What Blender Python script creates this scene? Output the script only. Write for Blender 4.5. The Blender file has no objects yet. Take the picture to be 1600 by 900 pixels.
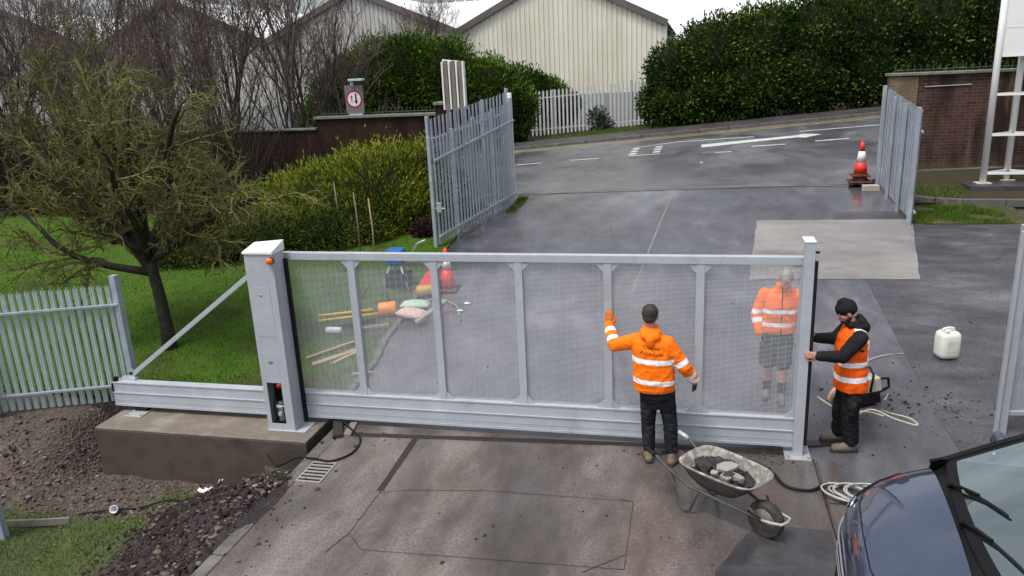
import bpy, bmesh, math, random
import numpy as np
from mathutils import Vector, Matrix, noise
random.seed(7)
NR = np.random.default_rng(11)
PI = math.pi
SC = bpy.context.scene
COL = SC.collection
R = math.radians

# ------------------------------------------------------------------ ground heights
def sm(a, b, t):
    t = min(max((t - a) / (b - a), 0.0), 1.0)
    return t * t * (3 - 2 * t)
def gz(y):
    if y <= 0: return 0.0
    if y < 1.9: return .12 / 3.8 * y * y
    if y < 8.5: return .114 + .12 * (y - 1.9)
    return .906 + .08 * (y - 8.5)
def G(x, y):
    r = 1.87 + .0714 * min(max(x, -25), 30) + .05 * (min(y, 20) - 20)
    w = sm(8, 17, y)
    return (1 - w) * gz(y) + w * r
def bankz(x, y):
    """the dug bank in front of the plinth, falling away to the left of the drive"""
    base = -.66 * sm(-.38, -1.55, y) - .02 + .12 * sm(-3, -6, y)
    if y < .3:                        # dug out square against the foundation block
        k = sm(-9.55, -8.9, x)
        base = base * (1 - k) + k * (-.70 + .12 * sm(-2.2, -5, y))
    e = sm(-7.2, -5.6, x) * sm(-.62, -1.25, y)
    if x > -5.78: e = max(e, .55)
    z = base * (1 - e) - .03 * e
    d = ((x + 6.7) / .85) ** 2 + ((y + 1.9) / .65) ** 2
    z += .36 * math.exp(-d)
    if x < -5.6:
        z += .05 * noise.noise(Vector((x * 1.7, y * 1.7, 0))) + .035 * noise.noise(Vector((x * 5, y * 5, 3)))
        if -7.6 < x and y < -.9: z += .04 * noise.noise(Vector((x * 11, y * 11, 5)))
    # a hollow right beside the plinth
    return z

# ------------------------------------------------------------------ mesh builder
def ortho(d, up=None):
    d = Vector(d).normalized()
    up = Vector(up) if up else Vector((0, 0, 1))
    if abs(d.dot(up)) > .98: up = Vector((1, 0, 0)) if abs(d.x) < .9 else Vector((0, 1, 0))
    a = d.cross(up).normalized()
    return d, a, a.cross(d).normalized()

class MB:
    def __init__(s):
        s.v = []; s.f = []; s.m = []; s.s = []
    def add(s, vs, fs, mi=0, smooth=False):
        b = len(s.v)
        s.v.extend([tuple(v) for v in vs])
        for f in fs:
            s.f.append(tuple(i + b for i in f)); s.m.append(mi); s.s.append(smooth)
        return s
    def box(s, lo, hi, mi=0, M=None):
        x0, y0, z0 = lo; x1, y1, z1 = hi
        vs = [Vector(p) for p in ((x0,y0,z0),(x1,y0,z0),(x1,y1,z0),(x0,y1,z0),(x0,y0,z1),(x1,y0,z1),(x1,y1,z1),(x0,y1,z1))]
        if M: vs = [M @ v for v in vs]
        return s.add(vs, [(3,2,1,0),(4,5,6,7),(0,1,5,4),(1,2,6,5),(2,3,7,6),(3,0,4,7)], mi)
    def bar(s, p0, p1, w, h, mi=0, up=None):
        p0 = Vector(p0); p1 = Vector(p1)
        d, a, b = ortho(p1 - p0, up)
        vs = []
        for p in (p0, p1):
            for u, v in ((-1,-1),(1,-1),(1,1),(-1,1)):
                vs.append(p + a * (u * w / 2) + b * (v * h / 2))
        return s.add(vs, [(3,2,1,0),(4,5,6,7),(0,1,5,4),(1,2,6,5),(2,3,7,6),(3,0,4,7)], mi)
    def tube(s, pts, r, n=8, mi=0, smooth=True, caps=True):
        pts = [Vector(p) for p in pts]
        rs = r if isinstance(r, (list, tuple)) else [r] * len(pts)
        vs = []; fs = []
        prev = None
        for i, p in enumerate(pts):
            t = (pts[min(i + 1, len(pts) - 1)] - pts[max(i - 1, 0)])
            d, a, b = ortho(t)
            if prev is not None:
                a = (prev - d * prev.dot(d))
                a = a.normalized() if a.length > 1e-6 else ortho(t)[1]
                b = a.cross(d).normalized()
            prev = a
            for k in range(n):
                an = 2 * PI * k / n
                vs.append(p + (a * math.cos(an) + b * math.sin(an)) * rs[i])
        for i in range(len(pts) - 1):
            for k in range(n):
                k2 = (k + 1) % n
                fs.append((i*n+k, i*n+k2, (i+1)*n+k2, (i+1)*n+k))
        if caps:
            fs.append(tuple(range(n))[::-1]); fs.append(tuple((len(pts)-1)*n + k for k in range(n)))
        return s.add(vs, fs, mi, smooth)
    def cyl(s, p0, p1, r0, r1=None, n=16, mi=0, smooth=True):
        return s.tube([p0, p1], [r0, r0 if r1 is None else r1], n, mi, smooth)
    def lathe(s, prof, c=(0,0,0), n=24, mi=0, smooth=True, M=None):
        vs = []; fs = []
        for r, z in prof:
            for k in range(n):
                an = 2 * PI * k / n
                p = Vector((r * math.cos(an), r * math.sin(an), z))
                if M: p = M @ p
                vs.append(p + Vector(c))
        for i in range(len(prof) - 1):
            for k in range(n):
                k2 = (k + 1) % n
                fs.append((i*n+k, i*n+k2, (i+1)*n+k2, (i+1)*n+k))
        fs.append(tuple(range(n))[::-1]); fs.append(tuple((len(prof)-1)*n + k for k in range(n)))
        return s.add(vs, fs, mi, smooth)
    def ell(s, c, r, n=12, m=8, mi=0, M=None, jitter=0):
        vs = []; fs = []
        for i in range(m + 1):
            th = PI * i / m
            for k in range(n):
                ph = 2 * PI * k / n
                p = Vector((r[0]*math.sin(th)*math.cos(ph), r[1]*math.sin(th)*math.sin(ph), -r[2]*math.cos(th)))
                if jitter: p *= 1 + jitter * noise.noise(p * (2.2 / max(r)) + Vector(c))
                if M: p = M @ p
                vs.append(p + Vector(c))
        for i in range(m):
            for k in range(n):
                k2 = (k + 1) % n
                fs.append((i*n+k, i*n+k2, (i+1)*n+k2, (i+1)*n+k))
        return s.add(vs, fs, mi, True)
    def prism(s, poly, d, mi=0, M=None):
        """poly: 3-D points of one face, d: extrusion vector"""
        n = len(poly); d = Vector(d)
        vs = [Vector(p) for p in poly] + [Vector(p) + d for p in poly]
        if M: vs = [M @ v for v in vs]
        fs = [tuple(range(n))[::-1], tuple(range(n, 2*n))] + [(i, (i+1) % n, n + (i+1) % n, n + i) for i in range(n)]
        return s.add(vs, fs, mi)
    def grid(s, P, mi=0, smooth=True, flip=False):
        """P: 2-D list of points"""
        h = len(P); w = len(P[0]); vs = [p for row in P for p in row]; fs = []
        for j in range(h - 1):
            for i in range(w - 1):
                q = (j*w+i, j*w+i+1, (j+1)*w+i+1, (j+1)*w+i)
                fs.append(q[::-1] if flip else q)
        return s.add(vs, fs, mi, smooth)
    def build(s, name, mats, parent=None, bevel=0, fix=True):
        me = bpy.data.meshes.new(name)
        off = worldloc(parent)
        me.from_pydata([(v[0]-off.x, v[1]-off.y, v[2]-off.z) for v in s.v], [], s.f)
        me.polygons.foreach_set('material_index', s.m)
        me.polygons.foreach_set('use_smooth', s.s)
        return link(name, me, mats, parent, bevel, fix)

def worldloc(o):
    w = Vector((0, 0, 0))
    while o is not None:
        w = w + o.location; o = o.parent
    return w

def link(name, me, mats, parent=None, bevel=0, fix=False):
    for m in (mats if isinstance(mats, (list, tuple)) else [mats]): me.materials.append(m)
    if fix:
        bm = bmesh.new(); bm.from_mesh(me)
        bmesh.ops.recalc_face_normals(bm, faces=bm.faces); bm.to_mesh(me); bm.free()
    me.update()
    o = bpy.data.objects.new(name, me); COL.objects.link(o)
    o.parent = parent
    if bevel:
        b = o.modifiers.new('edge', 'BEVEL'); b.width = bevel; b.segments = 2; b.limit_method = 'ANGLE'; b.angle_limit = R(35)
    return o

def tag(o, label=None, cat=None, group=None, kind=None):
    if label: o['label'] = label
    if cat: o['category'] = cat
    if group: o['group'] = group
    if kind: o['kind'] = kind
    return o
def thing(name, label, cat, loc=(0, 0, 0), group=None):
    o = bpy.data.objects.new(name, None); COL.objects.link(o); o.location = loc
    o.empty_display_size = .2
    return tag(o, label, cat, group)
def struct(o): o['kind'] = 'structure'; return o
def copy_tree(o, parent=None):
    c = o.copy(); COL.objects.link(c); c.parent = parent
    for ch in list(o.children): copy_tree(ch, c)
    return c

def fast_mesh(name, verts, nper, mats, parent=None, smooth=False, mi=None):
    """faces of nper vertices each, consecutive vertices (leaves, blades, twigs)"""
    verts = np.asarray(verts, dtype=np.float32).reshape(-1, 3)
    off = worldloc(parent); verts = verts - np.array(off, dtype=np.float32)
    nv = len(verts); nf = nv // nper
    me = bpy.data.meshes.new(name)
    me.vertices.add(nv); me.vertices.foreach_set('co', verts.ravel())
    me.loops.add(nv); me.loops.foreach_set('vertex_index', np.arange(nv, dtype=np.int32))
    me.polygons.add(nf); me.polygons.foreach_set('loop_start', np.arange(nf, dtype=np.int32) * nper)
    me.polygons.foreach_set('loop_total', np.full(nf, nper, dtype=np.int32))
    if mi is not None: me.polygons.foreach_set('material_index', np.asarray(mi, dtype=np.int32))
    me.update(calc_edges=True); me.validate()
    return link(name, me, mats, parent)

# ------------------------------------------------------------------ materials
def lin(r, g, b):
    f = lambda c: (c/12.92 if c <= .04045 else ((c+.055)/1.055)**2.4)
    return (f(r/255), f(g/255), f(b/255))
def newmat(name):
    m = bpy.data.materials.new(name); m.use_nodes = True
    nt = m.node_tree; b = nt.nodes['Principled BSDF']
    return m, nt, b
def N(nt, t, **kw):
    n = nt.nodes.new(t)
    for k, v in kw.items(): setattr(n, k, v)
    return n
def noise_node(nt, vec, scale, detail=4, rough=.6, dist=0):
    n = N(nt, 'ShaderNodeTexNoise'); n.inputs['Scale'].default_value = scale
    n.inputs['Detail'].default_value = detail; n.inputs['Roughness'].default_value = rough; n.inputs['Distortion'].default_value = dist
    nt.links.new(vec, n.inputs['Vector']); return n
def ramp(nt, fac, stops):
    r = N(nt, 'ShaderNodeValToRGB'); e = r.color_ramp.elements
    while len(e) < len(stops): e.new(.5)
    for el, (p, c) in zip(e, stops):
        el.position = p; el.color = (*c, 1) if len(c) == 3 else c
    nt.links.new(fac, r.inputs['Fac']); return r
def maprange(nt, fac, a, b, c, d):
    r = N(nt, 'ShaderNodeMapRange'); r.inputs[1].default_value = a; r.inputs[2].default_value = b
    r.inputs[3].default_value = c; r.inputs[4].default_value = d
    nt.links.new(fac, r.inputs[0]); return r.outputs[0]
def mixc(nt, fac, a, b, mode='MIX'):
    m = N(nt, 'ShaderNodeMix', data_type='RGBA', blend_type=mode)
    if isinstance(fac, (int, float)): m.inputs[0].default_value = fac
    else: nt.links.new(fac, m.inputs[0])
    for k, c in ((6, a), (7, b)):
        if isinstance(c, tuple): m.inputs[k].default_value = (*c[:3], 1)
        else: nt.links.new(c, m.inputs[k])
    return m.outputs[2]
def objvec(nt, scale=None):
    tc = N(nt, 'ShaderNodeTexCoord')
    if scale is None: return tc.outputs['Object']
    mp = N(nt, 'ShaderNodeMapping'); mp.inputs['Scale'].default_value = scale
    nt.links.new(tc.outputs['Object'], mp.inputs['Vector']); return mp.outputs['Vector']
def bump(nt, b, h, strength=.3, dist=.01):
    bp = N(nt, 'ShaderNodeBump'); bp.inputs['Strength'].default_value = strength; bp.inputs['Distance'].default_value = dist
    nt.links.new(h, bp.inputs['Height']); nt.links.new(bp.outputs['Normal'], b.inputs['Normal'])

def mat(name, c1, c2=None, c3=None, scale=6, rough=.6, rough2=None, metal=0, bmp=0, bscale=None, coat=0, spec=None, sc=None, dist=0):
    m, nt, b = newmat(name)
    c2 = c2 or tuple(x * .75 for x in c1)
    v = objvec(nt, sc)
    n = noise_node(nt, v, scale, 6, .62, dist)
    stops = [(.3, c1), (.7, c2)] if c3 is None else [(.25, c1), (.5, c2), (.75, c3)]
    r = ramp(nt, n.outputs['Fac'], stops)
    nt.links.new(r.outputs['Color'], b.inputs['Base Color'])
    if rough2 is None: b.inputs['Roughness'].default_value = rough
    else: nt.links.new(maprange(nt, n.outputs['Fac'], .35, .65, rough, rough2), b.inputs['Roughness'])
    b.inputs['Metallic'].default_value = metal
    if spec is None and rough >= .7: spec = .12
    if spec is not None: b.inputs['Specular IOR Level'].default_value = spec
    if coat: b.inputs['Coat Weight'].default_value = coat; b.inputs['Coat Roughness'].default_value = .05
    if bmp:
        n2 = noise_node(nt, v, bscale or scale * 6, 5, .65)
        bump(nt, b, n2.outputs['Fac'], bmp, .01)
    return m

def leafmat(name, cols, rough=.5, scale=1.2, trans=.0):
    """leaf colour: each leaf its own shade plus clumps a metre or so across"""
    m, nt, b = newmat(name)
    g = N(nt, 'ShaderNodeNewGeometry')
    n = noise_node(nt, objvec(nt), scale, 3, .6)
    a = N(nt, 'ShaderNodeMath', operation='MULTIPLY_ADD')
    nt.links.new(g.outputs['Random Per Island'], a.inputs[0]); a.inputs[1].default_value = .55
    h = maprange(nt, n.outputs['Fac'], .3, .7, -.05, .5)
    nt.links.new(h, a.inputs[2])
    k = len(cols)
    r = ramp(nt, a.outputs[0], [(i / (k - 1), c) for i, c in enumerate(cols)])
    nt.links.new(r.outputs['Color'], b.inputs['Base Color'])
    b.inputs['Roughness'].default_value = rough
    b.inputs['Specular IOR Level'].default_value = .2
    return m

def wetground(name, cols, wet=.18, dry=.6, scale=.55, fine=40, bmp=.35, streak=(1, 1, 1), spec=.5, fleck=.0, wetc=.62, bdist=.006, medk=.35, zone=None, film=.8):
    """damp paving: broad wet patches, stains, fine aggregate"""
    m, nt, b = newmat(name)
    v = objvec(nt); vs = objvec(nt, streak)
    big = noise_node(nt, vs, scale, 5, .62, .4)
    med = noise_node(nt, vs, scale * 6, 6, .65, .2)
    fin = noise_node(nt, v, fine, 3, .7)
    s = N(nt, 'ShaderNodeMath', operation='MULTIPLY_ADD'); s.inputs[1].default_value = .6
    nt.links.new(med.outputs['Fac'], s.inputs[0]); nt.links.new(big.outputs['Fac'], s.inputs[2])
    lo, hi = .62, .98
    k = len(cols)
    r = ramp(nt, s.outputs[0], [(lo + (hi - lo) * i / (k - 1), c) for i, c in enumerate(cols)])
    col = mixc(nt, maprange(nt, fin.outputs['Fac'], .38, .68, 0, .7), r.outputs['Color'], tuple(c * .6 for c in cols[0]))
    wm = noise_node(nt, vs, scale * 1.7, 5, .6, .6)
    wfac = wm.outputs['Fac']
    if zone:      # a damp, dirty zone of the slab with ragged outline: axis, from, to
        sx = N(nt, 'ShaderNodeSeparateXYZ'); nt.links.new(v, sx.inputs[0])
        zr = maprange(nt, sx.outputs[zone[0]], zone[1], zone[2], 0, zone[3])
        za = N(nt, 'ShaderNodeMath', operation='ADD'); nt.links.new(zr, za.inputs[0]); nt.links.new(wfac, za.inputs[1]); wfac = za.outputs[0]
    wf = maprange(nt, wfac, .42, .6, 0, 1)
    dark = mixc(nt, 1.0, col, (wetc, wetc, wetc * 1.03), 'MULTIPLY')
    col = mixc(nt, wf, col, dark)
    nt.links.new(col, b.inputs['Base Color'])
    nt.links.new(maprange(nt, wf, 0, 1, dry, max(wet, .3)), b.inputs['Roughness'])
    nt.links.new(maprange(nt, wf, 0, 1, film * .25, film), b.inputs['Coat Weight']); b.inputs['Coat IOR'].default_value = 1.36
    nt.links.new(maprange(nt, fin.outputs['Fac'], .3, .7, wet * .8, wet * 1.8), b.inputs['Coat Roughness'])
    cb_ = N(nt, 'ShaderNodeBump'); cb_.inputs['Strength'].default_value = .12; cb_.inputs['Distance'].default_value = .004
    nt.links.new(med.outputs['Fac'], cb_.inputs['Height']); nt.links.new(cb_.outputs['Normal'], b.inputs['Coat Normal'])
    b.inputs['Specular IOR Level'].default_value = spec
    hsum = N(nt, 'ShaderNodeMath', operation='MULTIPLY_ADD'); hsum.inputs[1].default_value = medk
    nt.links.new(med.outputs['Fac'], hsum.inputs[0]); nt.links.new(fin.outputs['Fac'], hsum.inputs[2])
    bump(nt, b, hsum.outputs[0], bmp, bdist)
    return m

MT = {}
def M_(k): return MT[k]
MT['galv'] = mat('galvanised_steel', (.46,.48,.50), (.36,.38,.41), scale=5, rough=.42, rough2=.6, metal=.25, bmp=.05)
MT['gate_paint'] = mat('grey_gate_paint', (.43,.455,.495), (.375,.40,.44), (.45,.475,.51), scale=2.2, rough=.33, rough2=.45, bmp=.02, spec=.6)
def grime(m, c, lo, hi, k, scale, sc):
    nt = m.node_tree; b = nt.nodes['Principled BSDF']; l = b.inputs['Base Color'].links[0].from_socket
    n = noise_node(nt, objvec(nt, sc), scale, 6, .7)
    nt.links.new(mixc(nt, maprange(nt, n.outputs['Fac'], lo, hi, 0, k), l, c), b.inputs['Base Color'])
grime(MT['gate_paint'], (.22,.20,.18), .56, .78, .55, 3.2, (1,1,.5))
grime(MT['gate_paint'], (.20,.17,.14), .62, .70, .5, 26, (1,1,1))
MT['gate_mesh'] = mat('grey_weld_mesh', (.50,.52,.56), (.42,.44,.48), scale=4, rough=.4)
MT['palisade'] = mat('weathered_palisade', (.37,.41,.46), (.28,.32,.37), (.43,.46,.50), scale=2.5, rough=.45, rough2=.65, metal=.15, bmp=.05)
MT['palisade_green'] = mat('mossy_palisade', (.48,.56,.55), (.36,.45,.42), (.44,.53,.52), scale=3, rough=.5, metal=.1, bmp=.05)
MT['white_palisade'] = mat('white_palisade', (.66,.67,.67), (.55,.56,.56), (.60,.60,.57), scale=1.3, rough=.6, bmp=.05)
MT['black_rubber'] = mat('black_rubber', (.008,.008,.009), (.014,.014,.015), rough=.65, bmp=.1, spec=.2)
MT['black_plastic'] = mat('black_plastic', (.008,.008,.009), (.012,.012,.013), rough=.5, spec=.10)
MT['bolt'] = mat('zinc_bolt', (.45,.45,.45), (.3,.3,.3), rough=.35, metal=.9)
MT['zinc_plate'] = mat('bright_zinc_plate', (.62,.64,.66), (.5,.52,.54), rough=.3, rough2=.5, metal=.6)
MT['orange_lens'] = mat('orange_lens', (.8,.13,.01), (.7,.10,.01), rough=.2, coat=.5)
MT['red_plastic'] = mat('red_plastic', (.5,.015,.02), (.4,.01,.015), rough=.35)
MT['concrete_dark'] = mat('dark_brown_concrete', (.042,.030,.022), (.075,.057,.044), (.022,.017,.014), scale=1.6, rough=.55, rough2=.8, bmp=.4, bscale=30)
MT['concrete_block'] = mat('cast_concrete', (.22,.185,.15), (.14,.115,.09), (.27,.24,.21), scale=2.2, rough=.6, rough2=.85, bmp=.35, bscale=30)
MT['white_paint'] = mat('white_steel_paint', (.80,.80,.79), (.74,.74,.72), scale=2, rough=.4, bmp=.03)
MT['timber'] = mat('sawn_timber', (.42,.30,.18), (.30,.20,.12), scale=3, rough=.75, bmp=.2, sc=(1,8,8))
MT['old_timber'] = mat('weathered_timber', (.23,.20,.17), (.15,.13,.11), scale=3, rough=.8, bmp=.3)
MT['bark'] = mat('dark_bark', (.055,.045,.04), (.09,.075,.065), (.05,.055,.035), scale=9, rough=.85, bmp=.5)
MT['twig'] = mat('reddish_twigs', (.085,.058,.048), (.13,.098,.085), (.055,.040,.032), scale=1.2, rough=.8)
MT['twig_grey'] = mat('grey_twigs', (.12,.105,.09), (.08,.065,.055), scale=1.2, rough=.8)
MT['moss_bark'] = mat('mossy_bark', (.045,.042,.028), (.030,.025,.022), (.075,.075,.035), scale=12, rough=.9, bmp=.5)
MT['lichen_twig'] = mat('lichen_twigs', (.05,.043,.026), (.115,.11,.04), (.20,.195,.055), scale=1.8, rough=.85)
MT['orange_cloth'] = mat('orange_hi_vis_cloth', (1.0,.20,.006), (.90,.155,.004), scale=9, rough=.75, bmp=.15, bscale=25, spec=.2)
MT['orange_vest'] = mat('orange_vest_cloth', (.95,.13,.006), (.82,.10,.004), scale=9, rough=.7, bmp=.15, bscale=25, spec=.2)
MT['reflective'] = mat('silver_reflective_tape', (.93,.93,.95), (.86,.86,.90), scale=14, rough=.35)
MT['dark_trousers'] = mat('dark_work_trousers', (.020,.023,.030), (.012,.013,.017), (.038,.042,.050), scale=5, rough=.85, bmp=.3, bscale=22)
MT['grey_trousers'] = mat('dirty_dark_trousers', (.020,.019,.020), (.012,.011,.012), (.048,.044,.044), scale=5, rough=.85, bmp=.3, bscale=22)
MT['shorts'] = mat('grey_green_shorts', (.055,.065,.065), (.04,.048,.05), scale=5, rough=.85, bmp=.2)
MT['black_cloth'] = mat('black_cloth', (.012,.012,.013), (.02,.02,.022), scale=8, rough=.9, bmp=.3, bscale=25)
MT['skin'] = mat('skin', (.52,.27,.19), (.44,.21,.15), scale=10, rough=.55)
MT['hair_dark'] = mat('dark_brown_hair', (.022,.014,.011), (.04,.026,.02), scale=40, rough=.6, bmp=.5)
MT['hair_grey'] = mat('grey_hair', (.36,.35,.34), (.22,.21,.20), scale=40, rough=.6, bmp=.5)
MT['boot_tan'] = mat('tan_work_boot', (.24,.17,.125), (.14,.10,.075), scale=12, rough=.8, bmp=.3)
MT['boot_grey'] = mat('grey_work_boot', (.20,.165,.14), (.11,.09,.08), scale=12, rough=.8, bmp=.3)
MT['sole'] = mat('rubber_sole', (.03,.027,.025), (.05,.045,.04), rough=.8)
MT['glove_orange'] = mat('orange_work_glove', (.55,.16,.02), (.35,.10,.02), scale=16, rough=.7, bmp=.2)
MT['glove_grey'] = mat('grey_work_glove', (.07,.085,.08), (.04,.05,.05), scale=16, rough=.8)
MT['eye'] = mat('eye_white', (.7,.68,.66), rough=.2)
MT['iris'] = mat('eye_iris', (.05,.04,.035), rough=.2)
MT['lips'] = mat('lips', (.40,.16,.13), rough=.5)
MT['print_ink'] = mat('dark_print', (.25,.045,.01), (.18,.035,.01), rough=.8)
MT['cone_red'] = mat('cone_red', (.75,.04,.015), (.6,.03,.015), scale=8, rough=.5)
MT['cone_white'] = mat('cone_white_sleeve', (.78,.78,.78), (.66,.66,.66), scale=8, rough=.45)
MT['cone_base'] = mat('dirty_cone_base', (.16,.05,.03), (.07,.04,.03), scale=8, rough=.8)
MT['milky'] = mat('milky_plastic', (.74,.75,.68), (.66,.68,.60), (.62,.64,.55), scale=5, rough=.45)
MT['barrow_metal'] = mat('cement_caked_steel', (.42,.41,.38), (.16,.145,.13), (.55,.53,.49), scale=7, rough=.7, bmp=.4)
MT['barrow_frame'] = mat('dirty_barrow_tube', (.025,.022,.022), (.07,.065,.06), (.018,.018,.018), scale=8, rough=.6)
MT['tyre'] = mat('muddy_tyre', (.03,.028,.026), (.08,.07,.06), scale=10, rough=.85, bmp=.3)
MT['broken_concrete'] = mat('broken_concrete', (.33,.32,.30), (.22,.21,.20), scale=9, rough=.9, bmp=.5)
MT['black_rubble'] = mat('broken_tarmac', (.022,.021,.022), (.06,.056,.054), scale=9, rough=.8, bmp=.6)
MT['hose_white'] = mat('pale_hose', (.42,.41,.38), (.30,.29,.26), scale=9, rough=.5)
MT['hose_beige'] = mat('beige_hose', (.45,.42,.33), (.34,.31,.24), scale=9, rough=.55)
MT['soil'] = mat('dark_soil', (.016,.010,.011), (.030,.020,.020), (.055,.038,.037), scale=5, rough=.95, bmp=.9, bscale=22)
MT['stone'] = mat('pale_stone', (.22,.19,.17), (.13,.11,.10), (.34,.31,.29), scale=1.7, rough=.85, bmp=.4)
MT['stone_dark'] = mat('brown_stone', (.08,.06,.05), (.13,.10,.083), (.045,.035,.03), scale=1.7, rough=.85, bmp=.4)
MT['white_sheet'] = mat('white_plastic_sheet', (.78,.78,.80), (.66,.66,.7), rough=.4)
MT['blue_plastic'] = mat('blue_plastic', (.02,.13,.38), (.02,.10,.30), rough=.4)
MT['yellow_paint'] = mat('yellow_tool_paint', (.72,.42,.01), (.60,.34,.01), rough=.45)
MT['orange_plastic'] = mat('orange_plastic', (.80,.25,.01), (.68,.19,.01), rough=.5)
MT['paper_sack'] = mat('pink_paper_sack', (.60,.42,.36), (.50,.34,.29), scale=6, rough=.8, bmp=.3)
MT['green_sack'] = mat('green_printed_sack', (.25,.45,.30), (.5,.55,.48), scale=6, rough=.8)
grime(MT['palisade'], (.20,.20,.15), .52, .75, .5, 2.5, (1,1,.3))
# ================================================================== GROUND
def sheet(name, xs, ys, zf, m, off=0.0, keep=None):
    P = [[(x, y, zf(x, y) + off) for x in xs] for y in ys]
    b = MB(); b.grid(P)
    if keep: pass
    o = b.build(name, m, fix=False); return struct(o)
def lins(a, b, n): return [a + (b - a) * i / (n - 1) for i in range(n)]

MT['earth'] = mat('bare_earth', (.030,.023,.016), (.046,.036,.022), (.032,.038,.016), scale=.8, rough=.95, bmp=.6, bscale=14)
MT['concrete_wet'] = wetground('damp_concrete_drive', [(.098,.074,.061),(.160,.128,.112),(.212,.178,.162),(.265,.232,.217)], wet=.16, dry=.55, scale=.5, fine=46, bmp=.3, streak=(1,.35,1), wetc=.52, zone=('X',-3.6,.2,.24))
MT['tarmac_yard'] = wetground('damp_tarmac', [(.048,.044,.052),(.088,.083,.095),(.13,.124,.14),(.22,.213,.232)], wet=.10, dry=.42, scale=.42, fine=48, bmp=.4, streak=(.9,.55,1), wetc=.68, bdist=.006, film=1.0)
MT['tarmac_side'] = wetground('coarse_side_tarmac', [(.038,.035,.043),(.07,.066,.077),(.105,.10,.112),(.16,.155,.17)], wet=.2, dry=.65, scale=.7, fine=34, bmp=.7, streak=(.4,1,1), wetc=.66, bdist=.012, medk=.7)
MT['road'] = wetground('public_road_tarmac', [(.07,.07,.078),(.105,.105,.113),(.14,.14,.149),(.18,.18,.19)], wet=.2, dry=.55, scale=.3, fine=60, bmp=.5, wetc=.75)
MT['patch'] = wetground('pale_concrete_patch', [(.185,.168,.158),(.235,.217,.205),(.275,.257,.245),(.31,.292,.28)], wet=.35, dry=.65, scale=.6, fine=80, bmp=.3, streak=(.5,1,1), wetc=.85)
MT['dark_patch'] = wetground('dark_tarmac_patch', [(.045,.042,.046),(.062,.059,.064),(.08,.076,.082),(.10,.095,.10)], wet=.25, dry=.6, scale=.8, fine=60, bmp=.5)
MT['slot'] = mat('wet_black_groove', (.018,.013,.012), (.03,.022,.02), scale=6, rough=.35, bmp=.3)
MT['pave'] = wetground('pavement_tarmac', [(.030,.024,.024),(.040,.033,.033),(.052,.044,.044),(.065,.056,.056)], wet=.5, dry=.8, scale=.5, fine=60)
MT['kerb'] = mat('stone_kerb', (.16,.15,.14), (.10,.09,.085), (.20,.19,.175), scale=3, rough=.75, bmp=.4)
MT['line_white'] = mat('worn_white_line', (.62,.62,.58), (.42,.42,.40), (.70,.70,.66), scale=5, rough=.6, bmp=.2)
MT['line_yellow'] = mat('worn_yellow_line', (.34,.27,.11), (.20,.17,.10), scale=3, rough=.7)

def terrain_z(x, y):
    if -24 < x < -5.3 and y < .35: return -1.4
    if y > 60: return G(x, 60) - .06
    return G(x, y) - .06
xs = [-900,-300,-120,-70,-45,-35,-30] + lins(-26, -7, 39) + [-6.5,-6,-5.45,-5.25,-5,-4,-2,0,2,4,6,8,10,14,20,30,45,70,120,300,900]
ys = [-300,-100,-40,-20,-14,-10,-6,-3,-1,0,.34,.36,1] + lins(1.5, 26, 50) + [30,36,45,60,90,150,300,900,2500]
sheet('ground', xs, ys, terrain_z, MT['earth'])

# yard in front of and behind the gate, following the slope up to the road
b = MB(); P = []
for y in lins(-14, 12.6, 150):
    xa = -5.43 if y < .3 else -6.9
    P.append([(x, y, G(x, y)) for x in lins(xa, 1.72, 45)])
b.grid(P); struct(b.build('yard_tarmac', MT['tarmac_yard'], fix=False))
sheet('side_tarmac', lins(1.72, 16, 50), lins(-14, 9.2, 110), G, MT['tarmac_side'], .003)
sheet('entrance_tarmac', lins(1.70, 3.30, 8), lins(9.1, 12.6, 18), G, MT['tarmac_yard'], .002)
sheet('concrete_apron', lins(-5.44, .13, 30), lins(-9, -.02, 50), G, MT['concrete_wet'], .005)
P = []
for j in range(28):
    v = j/27; row = []
    for i in range(34):
        u = i/33; x = (-.21+.36*v)*(1-u)+(2.57+.63*v)*u; y = (5.32+3.28*v)*(1-u)+(5.43+3.23*v)*u
        if i in (0,33): x += .03*noise.noise(Vector((y*3,i,0)))
        if j in (0,27): y += .03*noise.noise(Vector((x*3,j,0)))
        row.append((x,y,G(x,y)+.007))
    P.append(row)
b = MB(); b.grid(P); struct(b.build('pale_concrete_patch', MT['patch'], fix=False))
sheet('road', lins(-60, 60, 121), lins(11.2, 20.0, 40), G, MT['road'], .009)
b = MB()   # ragged joint between entrance tarmac and the road
pts = [(-5.35,10.0),(-5.1,11.1),(-4.2,11.35),(-2.5,11.4),(-1.68,11.4),(.4,11.3),(2.4,11.1)]
for (x0,y0),(x1,y1) in zip(pts, pts[1:]):
    n = 8; P = [[], []]
    for i in range(n+1):
        t = i/n; x = x0+(x1-x0)*t; y = y0+(y1-y0)*t; w = .025 + .03*noise.noise(Vector((x*3, y*3, 1)))
        P[0].append((x, y-w, G(x,y-w)+.014)); P[1].append((x, y+w, G(x,y+w)+.014))
    b.grid(P)
struct(b.build('road_joint', mat('pale_joint', (.20,.195,.19), (.15,.145,.14), scale=5, rough=.5), fix=False))
b = MB()   # pale worn seam running up the entrance
P = [[], []]
for i in range(40):
    t = i/39; x = -2.2 + (.55)*t; y = 4.6 + 6.6*t; w = .014 + .012*noise.noise(Vector((x*9, y*5, 1)))
    P[0].append((x-w, y, G(x,y)+.006)); P[1].append((x+w, y, G(x,y)+.006))
b.grid(P)
P = [[], []]
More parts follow.
